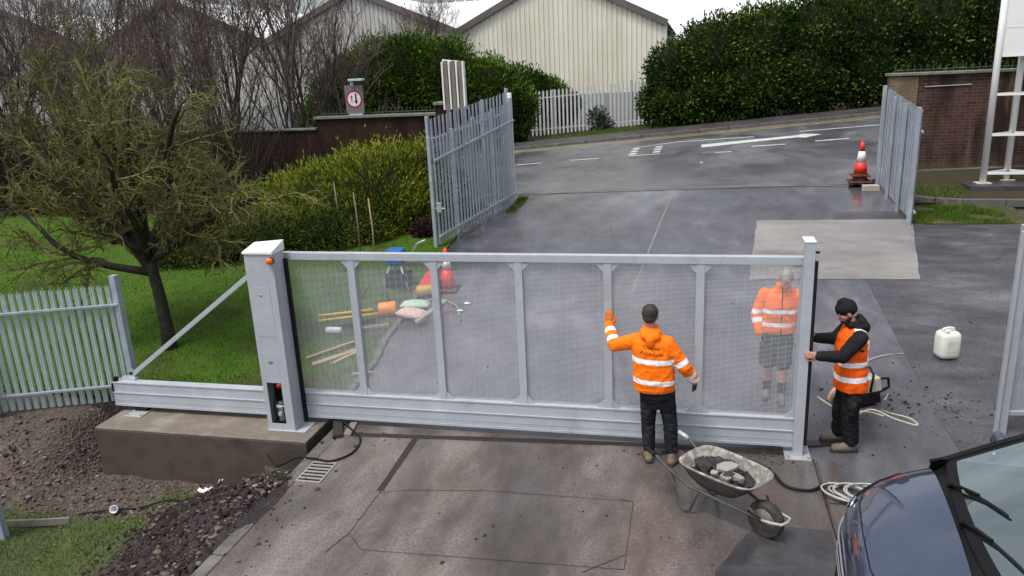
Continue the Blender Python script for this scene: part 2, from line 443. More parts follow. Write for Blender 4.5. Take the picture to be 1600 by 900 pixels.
for i in range(40):
    t = i/39; x = .55 + 1.15*t; y = 1.35 + 1.35*t + .35*math.sin(t*PI); w = .016 + .012*noise.noise(Vector((x*9, y*5, 1)))
    P[0].append((x-w, y+w, G(x,y)+.006)); P[1].append((x+w, y-w, G(x,y)+.006))
b.grid(P)
struct(b.build('tarmac_seam', mat('pale_seam', (.24,.235,.235), (.17,.165,.165), scale=5, rough=.55), fix=False))
P = []
for j in range(40):
    y = -9+7.46*j/39; P.append([((-.56-.42*min(1,(-1.54-y)/.8)+.05*noise.noise(Vector((y*3,2,0))))*(1-i/9)+.11*i/9, y+(.03*noise.noise(Vector((i*.8,0,0))) if j==39 else 0), .010) for i in range(10)])
b = MB(); b.grid(P); struct(b.build('dark_tarmac_patch', MT['dark_patch'], fix=False))
b = MB()
for y0, y1, x0, x1 in ((-1.05,-.2,.16,.36), (-2.2,-1.08,.16,.36), (-3.4,-2.23,.16,.36)):
    b.box((x0,y0,.0),(x1,y1,.018))
struct(b.build('edging_slab', MT['concrete_wet'], bevel=.006))
# grooves cut across the drive
b = MB()
def strip(b, p0, p1, w, z):
    p0 = Vector((*p0, 0)); p1 = Vector((*p1, 0)); d = (p1-p0).normalized(); a = Vector((-d.y, d.x, 0))*w/2
    n = max(1, int((p1-p0).length/.3)); P = [[],[]]
    for i in range(n+1):
        q = p0 + (p1-p0)*i/n; j = 1 + .25*noise.noise(q*4)
        for k, s in ((0,-1),(1,1)):
            r = q + a*s*j; P[k].append((r.x, r.y, G(r.x, r.y)+z))
    b.grid(P)
strip(b, (-5.35,-.30), (-1.7,-.075), .095, .009)
strip(b, (-1.7,-.075), (-.12,-.05), .12, .0092)
strip(b, (.04,.22), (.42,.26), .10, .0092)
strip(b, (-4.42,-1.50), (-4.45,-.28), .075, .0094)
struct(b.build('cut_groove', MT['slot'], fix=False))
b = MB()
loop = [(-4.41,-1.5),(-4.42,-2.29),(-4.19,-2.52),(-1.74,-2.42),(-1.74,-1.31),(-3.28,-1.33),(-4.17,-1.45),(-4.41,-1.55)]
for p, q in zip(loop, loop[1:]): strip(b, p, q, .006, .0096)
strip(b,(-4.42,-2.29),(-4.52,-2.62),.008,.0097); strip(b,(-1.74,-2.2),(-2.1,-2.52),.007,.0097); strip(b,(-1.74,-1.31),(-2.2,-1.22),.004,.0097)
strip(b, (.135,-.16), (.135,-9), .02, .0096)
struct(b.build('saw_cut', MT['slot'], fix=False))

# road markings
b = MB()
def mark(b, poly, z=.013):
    vs = [(x, y, G(x, y)+z) for x, y in poly]; b.add(vs, [tuple(range(len(vs)))])
def dash(b, x0, y0, x1, y1, w=.11):
    n = max(1, int(abs(x1-x0)/.6))
    for i in range(n):
        xa = x0+(x1-x0)*i/n; xb = x0+(x1-x0)*(i+1)/n; ya = y0+(y1-y0)*i/n; yb = y0+(y1-y0)*(i+1)/n
        mark(b, [(xa,ya-w/2),(xb,yb-w/2),(xb,yb+w/2),(xa,ya+w/2)])
dash(b,-6.85,16.46,-6.0,16.42); dash(b,-5.08,16.4,-4.1,16.28); dash(b,.5,15.95,1.45,15.83); dash(b,2.28,15.9,3.2,15.85)
dash(b,-.95,15.5,-.1,15.4,.09)
dash(b,-3.2,16.2,-2.2,16.1,.09); dash(b,-3.13,17.75,-1.68,18.2,.09); dash(b,-1.68,18.2,.7,17.75,.1)
for k in range(3):
    xx = -3.2+.02*k; yy = 16.4+.48*k; mark(b, [(xx,yy),(xx+.22,yy),(xx+.26,yy+.25),(xx+.04,yy+.25)])
    mark(b, [(xx+.75,yy),(xx+.97,yy),(xx+1.0,yy+.25),(xx+.78,yy+.25)])
mark(b, [(-.95,16.55),(.6,16.72),(1.9,16.80),(2.1,16.62),(2.62,17.0),(2.1,17.4),(1.95,17.22),(.6,17.2),(-.95,17.12)])
dash(b,2.1,17.95,4.4,17.75,.1); dash(b,4.9,17.7,8,17.5,.1)
struct(b.build('white_road_markings', MT['line_white'], fix=False))
b = MB(); dash(b,-30,19.3,30,19.3,.11); dash(b,-30,19.6,30,19.6,.11)
struct(b.build('yellow_lines', MT['line_yellow'], fix=False))
b = MB(); dash(b,-1.7,15.55,-.55,15.35,.3); dash(b, -5.3,15.1,-4.6,15.2,.2)
struct(b.build('tarmac_repair', MT['dark_patch'], fix=False))
b = MB()   # far kerb and pavement
for i in range(60):
    x0 = -30 + i; z0 = G(x0,20); z1 = G(x0+.985,20)
    b.add([(x0,20,z0-.1),(x0+.985,20,z1-.1),(x0+.985,20.13,z1-.1),(x0,20.13,z0-.1),(x0,20,z0+.1),(x0+.985,20,z1+.1),(x0+.985,20.13,z1+.1),(x0,20.13,z0+.1)],
          [(3,2,1,0),(4,5,6,7),(0,1,5,4),(1,2,6,5),(2,3,7,6),(3,0,4,7)])
struct(b.build('far_kerb', MT['kerb'], bevel=.012))
sheet('far_pavement', lins(-30,30,61), [20.13,21,21.9,22.4], G, MT['pave'], .095)

# raised bed by the right-hand wall
MT['moss'] = mat('mossy_ground', (.075,.085,.02), (.05,.045,.03), (.11,.12,.03), scale=2.2, rough=.95, bmp=.8, bscale=18)
sheet('mossy_verge', lins(3.35, 5.3, 12), lins(8.35, 9.55, 10), G, MT['moss'], .012)
sheet('planting_bed', lins(3.25, 9, 24), lins(9.62, 11.9, 12), G, MT['earth'], .05)
b = MB(); kp = [(3.45,9.95),(3.9,9.72),(4.4,9.6),(5.2,9.55),(6.1,9.52),(7.1,9.5),(8.1,9.48)]
for (x0,y0),(x1,y1) in zip(kp,kp[1:]):
    b.bar((x0,y0,G(x0,y0)+.05),(x1-.012,y1,G(x1,y1)+.05),.13,.16)
struct(b.build('bed_kerb', MT['kerb'], bevel=.012))

# lawn left of the drive, beyond the gate
def lawn_edge(y): return -5.85 - .055*max(0,min(y,7)) + .12*noise.noise(Vector((y*.9,2,0)))
ysl = lins(.30, 12.0, 60); P = []
for y in ysl:
    xe = lawn_edge(y); xsl = lins(-34, -12, 12)[:-1] + lins(-12, xe, 50)
    P.append([(x, y, G(x,y)+.03+.03*noise.noise(Vector((x*.8,y*.8,0)))*(1 if x<xe-.1 else .3)) for x in xsl])
b = MB(); b.grid(P)
MT['lawn_base'] = mat('lawn_turf', (.03,.075,.007), (.05,.10,.010), (.035,.04,.014), scale=1.1, rough=.95, bmp=.8, bscale=25)
lw_ = struct(b.build('lawn', MT['lawn_base'], fix=False))
_a = lw_.data.attributes.new('worn','FLOAT','POINT')
_a.data.foreach_set('value',[min(1,max(0,1.25*math.exp(-((v.co.x+6.85)**2/.55+(v.co.y-.75)**2/.22))+.7*math.exp(-((v.co.x+6.2)**2/.5+(v.co.y-3.2)**2/1.6))+.4*noise.noise(v.co*1.3))) for v in lw_.data.vertices])
_nt=MT['lawn_base'].node_tree; _b=_nt.nodes['Principled BSDF']; _l=_b.inputs['Base Color'].links[0].from_socket; _at=N(_nt,'ShaderNodeAttribute'); _at.attribute_name='worn'
_nt.links.new(mixc(_nt,_at.outputs['Fac'],_l,(.055,.040,.024)),_b.inputs['Base Color'])
b = MB()
for i in range(8):
    y0 = .35+i*.75; y1 = y0+.73
    b.bar((lawn_edge(y0)+.06,y0,G(0,y0)+.015),(lawn_edge(y1)+.06,y1,G(0,y1)+.015),.10,.07)
struct(b.build('lawn_edging', MT['kerb'], bevel=.01))

# dug bank in front
def grassmask(x, y):
    n = .22*noise.noise(Vector((x*1.3,y*1.3,7))) + .1*noise.noise(Vector((x*4,y*4,2)))
    a = sm(-1.40,-1.68, y+n) * sm(-6.75,-7.15, x+n-.35*(y+1.6))
    c = math.exp(-(((x+6.95)/.65)**2+((y+1.02)/.2)**2))*1.0 + math.exp(-(((x+5.85)/.25)**2+((y+1.05)/.25)**2))
    return min(1, max(a, min(1, c*1.3)))
def soilmask(x, y):
    n = .25*noise.noise(Vector((x*1.6,y*1.6,1))) + .12*noise.noise(Vector((x*5,y*5,2)))
    return sm(-7.25,-6.85, x+n-.35*(y+1.6)) * sm(-.85,-1.1,y+n*.5)
xsb = lins(-20,-9.6,28)[:-1]+lins(-9.6,-5.43,84); ysb = lins(-14,-4,26)[:-1]+lins(-4,.34,88)
P = [[(x,y,bankz(x,y)) for x in xsb] for y in ysb]
b = MB(); b.grid(P); bank = struct(b.build('gravel_bank', [], fix=False))
def fattr(o, name, vals):
    a = o.data.attributes.new(name, 'FLOAT', 'POINT'); a.data.foreach_set('value', vals)
fattr(bank,'grass_cover',[grassmask(x,y) for y in ysb for x in xsb])
fattr(bank,'soil_cover',[soilmask(x,y) for y in ysb for x in xsb])
m, nt, bs = newmat('gravel_and_soil'); v = objvec(nt)
vo = N(nt,'ShaderNodeTexVoronoi'); vo.inputs['Scale'].default_value = 26; nt.links.new(v, vo.inputs['Vector'])
cr = ramp(nt, vo.outputs['Color'], [(0,(.03,.021,.017)),(.45,(.07,.052,.041)),(.8,(.11,.086,.07)),(1,(.21,.18,.16))])
n1 = noise_node(nt, v, 1.2, 5); gcol = mixc(nt, maprange(nt,n1.outputs['Fac'],.4,.65,0,.65), cr.outputs['Color'], (.07,.05,.038))
n2 = noise_node(nt, v, 9, 6, .7); scol = ramp(nt, n2.outputs['Fac'], [(.3,(.013,.008,.009)),(.55,(.028,.018,.019)),(.75,(.06,.043,.043))]).outputs['Color']
n3 = noise_node(nt, v, 2.5, 5); tcol = ramp(nt, n3.outputs['Fac'], [(.35,(.035,.06,.012)),(.65,(.065,.075,.02))]).outputs['Color']
a1 = N(nt,'ShaderNodeAttribute'); a1.attribute_name='soil_cover'; a2 = N(nt,'ShaderNodeAttribute'); a2.attribute_name='grass_cover'
c = mixc(nt, a1.outputs['Fac'], gcol, scol); c = mixc(nt, a2.outputs['Fac'], c, tcol)
nt.links.new(c, bs.inputs['Base Color']); bs.inputs['Roughness'].default_value = .9
hh = N(nt,'ShaderNodeMath',operation='ADD'); nt.links.new(vo.outputs['Distance'],hh.inputs[0]); nt.links.new(n2.outputs['Fac'],hh.inputs[1]); bump(nt,bs,hh.outputs[0],.9,.03)
bank.data.materials.append(m)

# loose stones: many small lumps
def ico():
    bm = bmesh.new(); bmesh.ops.create_icosphere(bm, subdivisions=1, radius=1)
    vs = np.array([v.co[:] for v in bm.verts]); fs = np.array([[v.index for v in f.verts] for f in bm.faces]); bm.free(); return vs, fs
IV, IF = ico()
def lumps(name, pts, sizes, mats, parent=None, flat=.65, mi=None, bed=.3):
    out = []; mis = []
    for k, (p, s) in enumerate(zip(pts, sizes)):
        q = IV * (1 + NR.uniform(-.28,.28,(len(IV),1))) * (s*NR.uniform(.7,1.3,3)*np.array([1,1,flat]))
        an = NR.uniform(0, 2*PI); c, sn = math.cos(an), math.sin(an)
        q = q @ np.array([[c,-sn,0],[sn,c,0],[0,0,1]]).T
        q = q + np.array([p[0],p[1],p[2]+s*flat*(1-bed)-s*flat*.3])
        out.append(q[IF].reshape(-1,3)); mis += [int(mi[k]) if mi is not None else 0]*len(IF)
    return fast_mesh(name, np.concatenate(out), 3, mats, parent, mi=mis)
pts=[];sz=[];mi=[]
while len(pts) < 3600:
    x = NR.uniform(-11.5,-5.6); y = NR.uniform(-3.6,-.3)
    if y > -.60 and x > -8.9: continue
    g = grassmask(x,y)
    if g > .35 and NR.random() > .06: continue
    s = soilmask(x,y)
    size = min(.045,.0105*NR.lognormal(0,.5)*(1.1 if s<.5 else 1.0))
    pts.append((x,y,bankz(x,y))); sz.append(size)
    mi.append(NR.choice([0,1,2],p=[.10,.60,.30]) if s<.5 else NR.choice([0,1,2],p=[.04,.10,.86]))
tag(lumps('loose_gravel', pts, sz, [MT['stone'],MT['stone_dark'],MT['soil']], mi=mi), kind='stuff')
pts=[];sz=[];mi=[]
while len(pts) < 3600:      # clods and chippings of the dug heap and along the drive edge
    if NR.random() < .45:
        y = NR.uniform(-4.2,-1.2); x = -5.52 - abs(NR.normal(0,.16)) - .12*(abs(y)-1.2); a=[.14,.26,.60]
    else:
        x = NR.normal(-6.6,.42); y = NR.normal(-2.1,.55); a=[.03,.06,.91]
    if y > -.95 or x > -5.47: continue
    pts.append((x,y,bankz(x,y))); sz.append(min(.042,.009*NR.lognormal(0,.6))); mi.append(NR.choice([0,1,2],p=a))
tag(lumps('soil_clods', pts, sz, [MT['stone'],MT['stone_dark'],MT['soil']], mi=mi), kind='stuff')
# crumbs of tarmac on the yard
pts=[];sz=[]
for cx,cy,sx,sy,n in ((1.75,1.35,.25,.18,60),(1.1,1.6,.3,.25,40),(-.75,-.25,.5,.1,90),(-4.8,-.35,.4,.1,30),(.4,.9,.5,.4,25),(-3,-2,1.6,1.0,30),(-5.3,-2,.12,.9,60),(2.1,1.2,.6,.5,40)):
    for k in range(n):
        x=NR.normal(cx,sx); y=NR.normal(cy,sy); pts.append((x,y,G(x,y)+.004)); sz.append(min(.04,.011*NR.lognormal(0,.5)))
for k in range(500):
    x=NR.uniform(-5.3,6); y=NR.uniform(-3.4,9.5); pts.append((x,y,G(x,y)+.005)); sz.append(min(.022,.006*NR.lognormal(0,.5)))
tag(lumps('tarmac_crumbs', pts, sz, MT['black_rubble'], flat=.5), kind='stuff')

# grass
def blades(name, spots, hmin, hmax, w, mats, kind='stuff', lean=.5):
    n = len(spots); p = np.array(spots)
    h = NR.uniform(hmin,hmax,n)[:,None]; an = NR.uniform(0,2*PI,n); d = np.stack([np.cos(an),np.sin(an),np.zeros(n)],1)
    a2 = NR.uniform(0,2*PI,n); l = np.stack([np.cos(a2),np.sin(a2),np.zeros(n)],1)*NR.uniform(0,lean,n)[:,None]*h
    up = np.array([0,0,1.0])
    v = np.stack([p-d*w, p+d*w, p+up*h+l],1)
    return tag(fast_mesh(name, v, 3, mats), kind=kind)
MT['grass'] = leafmat('lawn_grass', [(.017,.050,.004),(.034,.092,.006),(.06,.132,.010),(.10,.155,.02)], .6, 1.0)
MT['grass_rough'] = leafmat('rough_grass', [(.03,.07,.006),(.055,.11,.009),(.09,.145,.015),(.13,.13,.04)], .6, 1.6)
sp=[]
while len(sp) < 60000:
    y = .32+11*NR.random()**1.6; x = -5.8 - 11.5*NR.random()**1.2
    if x > lawn_edge(y)-.05: continue
    if noise.noise(Vector((x*1.2,y*1.2,9))) < -.33 and NR.random()<.6: continue
    if math.exp(-((x+6.85)**2/.55+(y-.75)**2/.22)) > .25+.5*NR.random(): continue
    sp.append((x,y,G(x,y)+.025+.03*noise.noise(Vector((x*.8,y*.8,0)))))
lf=[]
for k in range(900):
    y=.4+9*NR.random()**1.3; x=-6.1-10*NR.random()
    if NR.random()<.25: x=NR.uniform(-10.5,-5.5); y=NR.uniform(-3.2,-.7)
    z=(G(x,y)+.07 if y>0 else bankz(x,y)+.03); a=NR.uniform(0,2*PI); s=NR.uniform(.015,.035); t=NR.normal(0,.3)
    c,sn=math.cos(a)*s,math.sin(a)*s; lf+=[(x-c,y-sn,z),(x+sn*.6,y-c*.6,z+t*s),(x+c,y+sn,z+.3*s),(x-sn*.6,y+c*.6,z-t*s)]
MT['dead_leaf']=leafmat('dead_leaves',[(.06,.03,.015),(.12,.065,.03),(.18,.11,.05)],.7,2)
tag(fast_mesh('fallen_leaves',np.array(lf),4,MT['dead_leaf']),kind='stuff')
blades('lawn_grass', sp, .03, .075, .0045, MT['grass'])
sp=[]
while len(sp) < 15000:
    x = NR.uniform(-10.5,-5.6); y = NR.uniform(-4.5,-.85)
    if NR.random() < grassmask(x,y)*.9: sp.append((x,y,bankz(x,y)-.005))
blades('verge_grass', sp, .025, .07, .004, MT['grass_rough'], lean=.8)
sp=[]
while len(sp) < 7000:
    x=NR.uniform(3.2,8.5); y=NR.uniform(8.35,9.5)
    if x > 4.9 + .5*noise.noise(Vector((x*2,y*2,0))) or noise.noise(Vector((x*2,y*2,4)))<-.15: continue
    sp.append((x,y,G(x,y)+.01))
for k in range(1500):
    x=NR.uniform(3.2,4.6); y=NR.uniform(9.9,10.7); sp.append((x,y,G(x,y)+.05))
for k in range(900):
    y=NR.uniform(9.3,10.9); x=-5.55+.25*NR.random(); sp.append((x,y,G(x,y)+.005))
for k in range(6000):
    x=NR.uniform(-7.5,-1.8); y=NR.uniform(22.4,25.0); sp.append((x,y,G(x,y)+.05))
blades('mossy_verge_grass', sp, .03, .10, .006, MT['grass_rough'], lean=.8)
# ================================================================== SLIDING GATE
gp = MT['gate_paint']
gate = thing('sliding_gate', 'long grey cantilever sliding gate with fine mesh panels across the drive', 'gate', (-3, .05, .08))
b = MB()
x0, x1 = -8.92, .01
b.box((x0,-.035,.085),(x1,.125,.268)); b.box((x0,-.012,.268),(x1,.102,.395)); b.box((x0,-.02,.395),(x1,.11,.412))
b.box((x0,-.045,.262),(x1,-.0355,.276)); b.box((x0,-.042,.075),(x1,-.0355,.105)); b.box((x0,-.0385,.16),(x1,-.0357,.166))
b.build('bottom_beam', gp, gate, bevel=.004)
b = MB(); b.box((-6.5,.0,2.165),(.009,.09,2.255)); b.build('top_rail', gp, gate, bevel=.005)
ux = [-6.28,-5.21,-4.16,-3.14,-2.12,-1.11,-.035]
for i, x in enumerate(ux):
    b = MB(); b.box((x-.045,.005,.413),(x+.045,.085,2.164))
    for zz, dz in ((.413,1),(2.164,-1)):
        for s in (-1,1):
            if (i == 0 and s < 0) or (i == 6 and s > 0): continue
            b.prism([(x+s*.0452,.012,zz+dz*.001),(x+s*.135,.012,zz+dz*.001),(x+s*.125,.012,zz+dz*.018),(x+s*.0452,.012,zz+dz*.105)], (0,.008,0))
    b.build('upright', gp, gate, bevel=.003)
for xa, xb in zip(ux, ux[1:]):
    b = MB(); xa += .046; xb -= .046; yy = .05
    n = 118
    for k in range(n):
        z = .42 + (2.16-.42)*(k+.5)/n
        b.add([(xa,yy-.0016,z-.0015),(xb,yy-.0016,z-.0015),(xb,yy+.0016,z-.0015),(xa,yy+.0016,z-.0015),(xa,yy-.0016,z+.0015),(xb,yy-.0016,z+.0015),(xb,yy+.0016,z+.0015),(xa,yy+.0016,z+.0015)],
              [(0,1,5,4),(4,5,6,7),(2,3,7,6),(3,2,1,0)])
    k = xa + .04
    while k < xb - .01:
        b.tube([(k,yy+.0032,.414),(k,yy+.0032,2.163)],.0014,n=6,caps=False); k += .0762
    b.build('mesh_panel', MT['gate_mesh'], gate, fix=False)
b = MB(); b.bar((-6.52,.135,2.03),(-8.70,.135,.47),.045,.06); b.build('diagonal_brace', gp, gate, bevel=.004)
b = MB(); b.box((-8.86,.06,.4125),(-8.62,.17,.44)); b.box((-8.74,.108,.44),(-8.66,.118,.56)); b.cyl((-8.70,.09,.50),(-8.70,.18,.50),.022,mi=1); b.box((-8.915,.0,.4125),(-8.87,.05,.47),1)
b.build('brace_bracket', [MT['zinc_plate'],MT['black_plastic']], gate)
b = MB(); b.box((-8.935,-.03,.09),(-8.9215,.12,.39)); b.build('end_cap', MT['black_plastic'], gate)

# ------------------------------------------------------------------ plinth
b = MB(); b.box((-8.84,-.56,-.95),(-5.78,.22,-.022),1); b.box((-8.838,-.558,-.0218),(-5.782,.218,0.0),0)  # side faces in darker brown concrete, paler slab on top
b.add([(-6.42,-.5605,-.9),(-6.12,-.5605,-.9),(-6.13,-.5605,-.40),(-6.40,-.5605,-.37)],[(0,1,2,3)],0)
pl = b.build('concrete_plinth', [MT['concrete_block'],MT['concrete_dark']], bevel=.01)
tag(pl, 'long raised concrete foundation block under the tail of the gate', 'plinth')
rb = thing('roller_bracket', 'small bright metal roller plate on the left end of the concrete block', 'bracket', (-8.52,-.05,0))
b = MB(); b.box((-8.66,-.21,.0015),(-8.40,.10,.014)); b.build('base_plate', MT['zinc_plate'], rb, bevel=.003)
b = MB(); b.box((-8.62,-.045,.014),(-8.42,.09,.07)); b.build('roller_housing', MT['black_plastic'], rb, bevel=.004)
for sx in (-8.63,-8.43):
    b = MB(); b.cyl((sx,-.18,.014),(sx,-.18,.032),.014,n=6); b.build('bolt', MT['bolt'], rb)

# ------------------------------------------------------------------ operator cabinet
cab = thing('gate_operator_cabinet', 'tall grey gate motor cabinet with orange beacon and open lower hatch', 'cabinet', (-6.24,-.18,0))
X0,X1,Y0,Y1,ZT = -6.425,-6.05,-.31,-.045,2.31
b = MB()
hx0,hx1,hz0,hz1 = -6.365,-6.165,.10,.655
b.box((X0,Y0,.012),(hx0,Y0+.006,ZT)); b.box((hx1,Y0,.012),(X1,Y0+.006,ZT)); b.box((hx0,Y0,hz1),(hx1,Y0+.006,ZT)); b.box((hx0,Y0,.012),(hx1,Y0+.006,hz0))
b.box((X0,Y0+.0062,.012),(X0+.006,Y1,ZT)); b.box((X1-.006,Y0+.0062,.012),(X1,Y1,ZT)); b.box((X0+.0062,Y1-.006,.012),(X1-.0062,Y1,ZT))
b.build('housing', gp, cab, bevel=.002)
b = MB(); b.box((X0+.05,Y0-.003,1.27),(X1-.09,Y0-.0005,1.90)); dp = b.build('access_panel', gp, cab, bevel=.0015)
b = MB(); b.cyl((-6.27,Y0-.0032,1.80),(-6.27,Y0-.010,1.80),.012,n=12); b.build('panel_lock', MT['bolt'], dp)
b = MB(); b.box((hx0+.012,Y0+.03,.10),(hx1-.002,Y0+.16,.12),0)
b.cyl((-6.25,Y0+.09,.12),(-6.25,Y0+.09,.30),.055,n=20,mi=1); b.cyl((-6.25,Y0+.09,.30),(-6.25,Y0+.09,.325),.068,n=20,mi=2); b.cyl((-6.25,Y0+.09,.325),(-6.25,Y0+.09,.37),.045,n=20,mi=1)
b.cyl((-6.25,Y0+.035,.22),(-6.25,Y0+.02,.22),.03,n=16,mi=2); b.tube([(-6.31,Y0+.05,.12),(-6.33,Y0+.04,.3),(-6.30,Y0+.06,.5),(-6.31,Y0+.08,.64)],.008,n=6,mi=0)
b.box((hx0+.012,Y0+.14,.38),(hx1-.002,Y0+.16,.64),0)
b.build('drive_motor', [MT['black_plastic'],MT['bolt'],MT['zinc_plate']], cab, bevel=.002)
b = MB(); b.box((hx0+.001,Y0+.165,.11),(hx1-.001,Y0+.168,.65)); b.build('hatch_lining', MT['black_plastic'], cab)
b = MB(); b.cyl((-6.205,Y0+.03,.615),(-6.205,Y0+.006,.615),.033,n=20); b.build('stop_button', MT['red_plastic'], cab)
b = MB()
tl = [(X0-.012,Y0-.015,ZT),(X1+.012,Y0-.015,ZT),(X1+.012,Y1+.02,ZT),(X0-.012,Y1+.02,ZT)]
th = [(X0-.012,Y0-.015,ZT+.028),(X1+.012,Y0-.015,ZT+.035),(X1+.012,Y1+.02,ZT+.12),(X0-.012,Y1+.02,ZT+.085)]
b.add(tl+th, [(3,2,1,0),(4,5,6,7),(0,1,5,4),(1,2,6,5),(2,3,7,6),(3,0,4,7)]); b.build('lid', MT['white_paint'], cab, bevel=.004)
b = MB(); Mx = Matrix.Translation((X1-.02,Y0-.001,2.235)) @ Matrix.Rotation(PI/2,4,'X')
b.lathe([(.045,0),(.045,.012)],n=20,mi=1,M=Mx); b.lathe([(.040,.0125),(.042,.03),(.038,.055),(.022,.07)],n=20,mi=0,M=Mx); b.build('beacon', [MT['orange_lens'],MT['black_plastic']], cab)
b = MB()   # small maker's mark: four strokes
for p,q in (((-.022,.93-.018),(-.022,.93+.018)),((.022,.93-.018),(.022,.93+.018)),((-.018,.93+.017),(.018,.93-.014)),((-.018,.93-.014),(.018,.93+.017))):
    b.bar((-6.265+p[0],Y0-.0015,p[1]),(-6.265+q[0],Y0-.0015,q[1]),.002,.008,up=(0,1,0))
b.build('maker_mark', mat('grey_print',(.10,.11,.12)), cab)
b = MB(); b.box((X0-.01,Y0-.02,.001),(X1+.14,Y1+.0,.0118)); b.build('base_plate', gp, cab, bevel=.003)
b = MB(); b.box((X1+.0,Y1-.035,.03),(X1+.045,Y1+.012,2.20)); b.build('safety_edge', MT['black_rubber'], cab, bevel=.008)
b = MB(); b.box((X1-.0005+.001,Y0+.05,.03),(X1+.004,Y0+.11,2.28)); b.build('corner_trim', gp, cab)

# ------------------------------------------------------------------ end post
ep = thing('gate_end_post', 'grey steel closing post with base plate at the free end of the gate', 'post', (-.02,-.06,0))
b = MB(); b.box((-.072,-.125,.016),(.03,-.048,2.44)); b.box((.012,-.0475,.016),(.03,.11,2.44)); b.build('post', gp, ep, bevel=.004)
b = MB(); b.box((-.077,-.13,2.4405),(.035,.115,2.452)); b.build('cap', MT['white_paint'], ep, bevel=.002)
b = MB(); b.box((-.16,-.21,.003),(.115,.13,.0155)); bpz = b.build('base_plate', MT['zinc_plate'], ep, bevel=.003)
for px,py in ((-.13,-.18),(.085,-.18),(.085,.09)):
    b = MB(); b.cyl((px,py,.0156),(px,py,.034),.016,n=6); b.build('bolt', MT['bolt'], ep)
b = MB(); b.prism([(.0305,-.03,.0158),(.10,-.03,.0158),(.0305,-.03,.16)],(0,.008,0)); b.build('gusset', gp, ep)
b = MB(); b.box((.0302,-.118,.14),(.066,-.075,2.24)); b.cyl((.03,-.09,2.33),(.075,-.09,2.33),.014,n=10); b.build('safety_edge', MT['black_rubber'], ep, bevel=.004)
b = MB(); b.bar((.031,.16,.006),(.40,.24,.01),.10,.02); tag(b.build('timber_batten', MT['slot']), 'black strip lying on the ground beside the foot of the end post', 'strip')

# ================================================================== PALISADE FENCING
def pales(b, p0, p1, zf0, hf, pitch, w=.068, depth=.018, point=.05, mi=0, skip=()):
    """W-section pales with a pointed head, from p0 to p1 (2-D)"""
    p0 = Vector((*p0,0)); p1 = Vector((*p1,0)); L = (p1-p0).length; d = (p1-p0)/L; nrm = Vector((-d.y,d.x,0))
    n = int(L/pitch)
    for k in range(n+1):
        if k in skip: continue
        t = (k+.5)/(n+1); c = p0 + d*(L*t)
        zb = zf0(t); zt = zb + hf(t) + .008*math.sin(k*7.3)
        c = c + nrm*.004*math.sin(k*3.1)
        us = (-.5,-.25,0,.25,.5); ds = (0,1,.45,1,0); pk = (0,.35,1,.35,0)
        lo = [c + d*(u*w) - nrm*(dd*depth) + Vector((0,0,zb+.04)) for u,dd in zip(us,ds)]
        hi = [c + d*(u*w) - nrm*(dd*depth) + Vector((0,0,zt-point)) for u,dd in zip(us,ds)]
        tp = [c + d*(u*w*.8) - nrm*(dd*depth*1.0) + nrm*(-.012*pp) + Vector((0,0,zt-point+pp*point)) for u,dd,pp in zip(us,ds,pk)]
        back = [v + nrm*.004 for v in lo+hi+tp]
        fs = []
        for j in range(4):
            fs += [(j,j+1,5+j+1,5+j),(5+j,5+j+1,10+j+1,10+j)]
        b.add(lo+hi+tp, fs, mi); b.add(back, [f[::-1] for f in fs], mi)

# front left fence
pf = thing('palisade_fence', 'pale green grey palisade fence with pointed heads behind the gravel bank', 'fence', (-9.7,0,0))
A=(-8.90,.36); B=(-12.4,-1.02)
d2 = (Vector(A)-Vector(B)).normalized(); nr = Vector((-d2.y,d2.x))
b = MB(); pales(b, B, (A[0]-.06*d2.x,A[1]-.06*d2.y), lambda t: -.04, lambda t: 1.77, .104, w=.070); b.build('pale_infill', MT['palisade_green'], pf, fix=False)
for z in (1.42,.24):
    b = MB(); o = nr*-.045; b.bar((A[0]+o.x,A[1]+o.y,z),(B[0]+o.x,B[1]+o.y,z),.04,.034); b.build('rail', MT['palisade'], pf, bevel=.004)
for P_ in (A,(-10.62,-.34)):
    b = MB(); o = nr*(.0 if P_ is A else -.1); b.box((P_[0]+o.x-.045,P_[1]+o.y-.05,-.3),(P_[0]+o.x+.045,P_[1]+o.y+.05,1.83 if P_ is A else 1.62)); b.build('post', MT['palisade'], pf, bevel=.006)
# fence corner at the bottom left
pf2 = thing('palisade_fence', 'end of a blue grey palisade fence entering at the bottom left beside timber edging', 'fence', (-9,-2.05,-.64))
b = MB(); b.box((-8.99,-2.09,-.75),(-8.90,-2.01,.62)); b.build('post', MT['palisade'], pf2, bevel=.006)
b = MB(); b.bar((-8.99,-2.06,-.42),(-11.5,-2.4,-.42),.05,.05); b.bar((-8.99,-2.06,.3),(-11.5,-2.4,.3),.05,.05); b.build('rail', MT['palisade'], pf2, bevel=.004)
b = MB(); pales(b,(-11.4,-2.45),(-9.06,-2.13),lambda t:-.66,lambda t:1.25,.135); b.build('pale_infill', MT['palisade_green'], pf2, fix=False)
b = MB(); b.bar((-8.86,-1.80,-.64),(-8.38,-1.66,-.65),.03,.09); b.bar((-8.86,-1.80,-.64),(-9.9,-2.0,-.64),.03,.09)
tag(b.build('timber_edging', MT['old_timber'], bevel=.004), 'low timber board edging the gravel at the bottom left', 'edging')

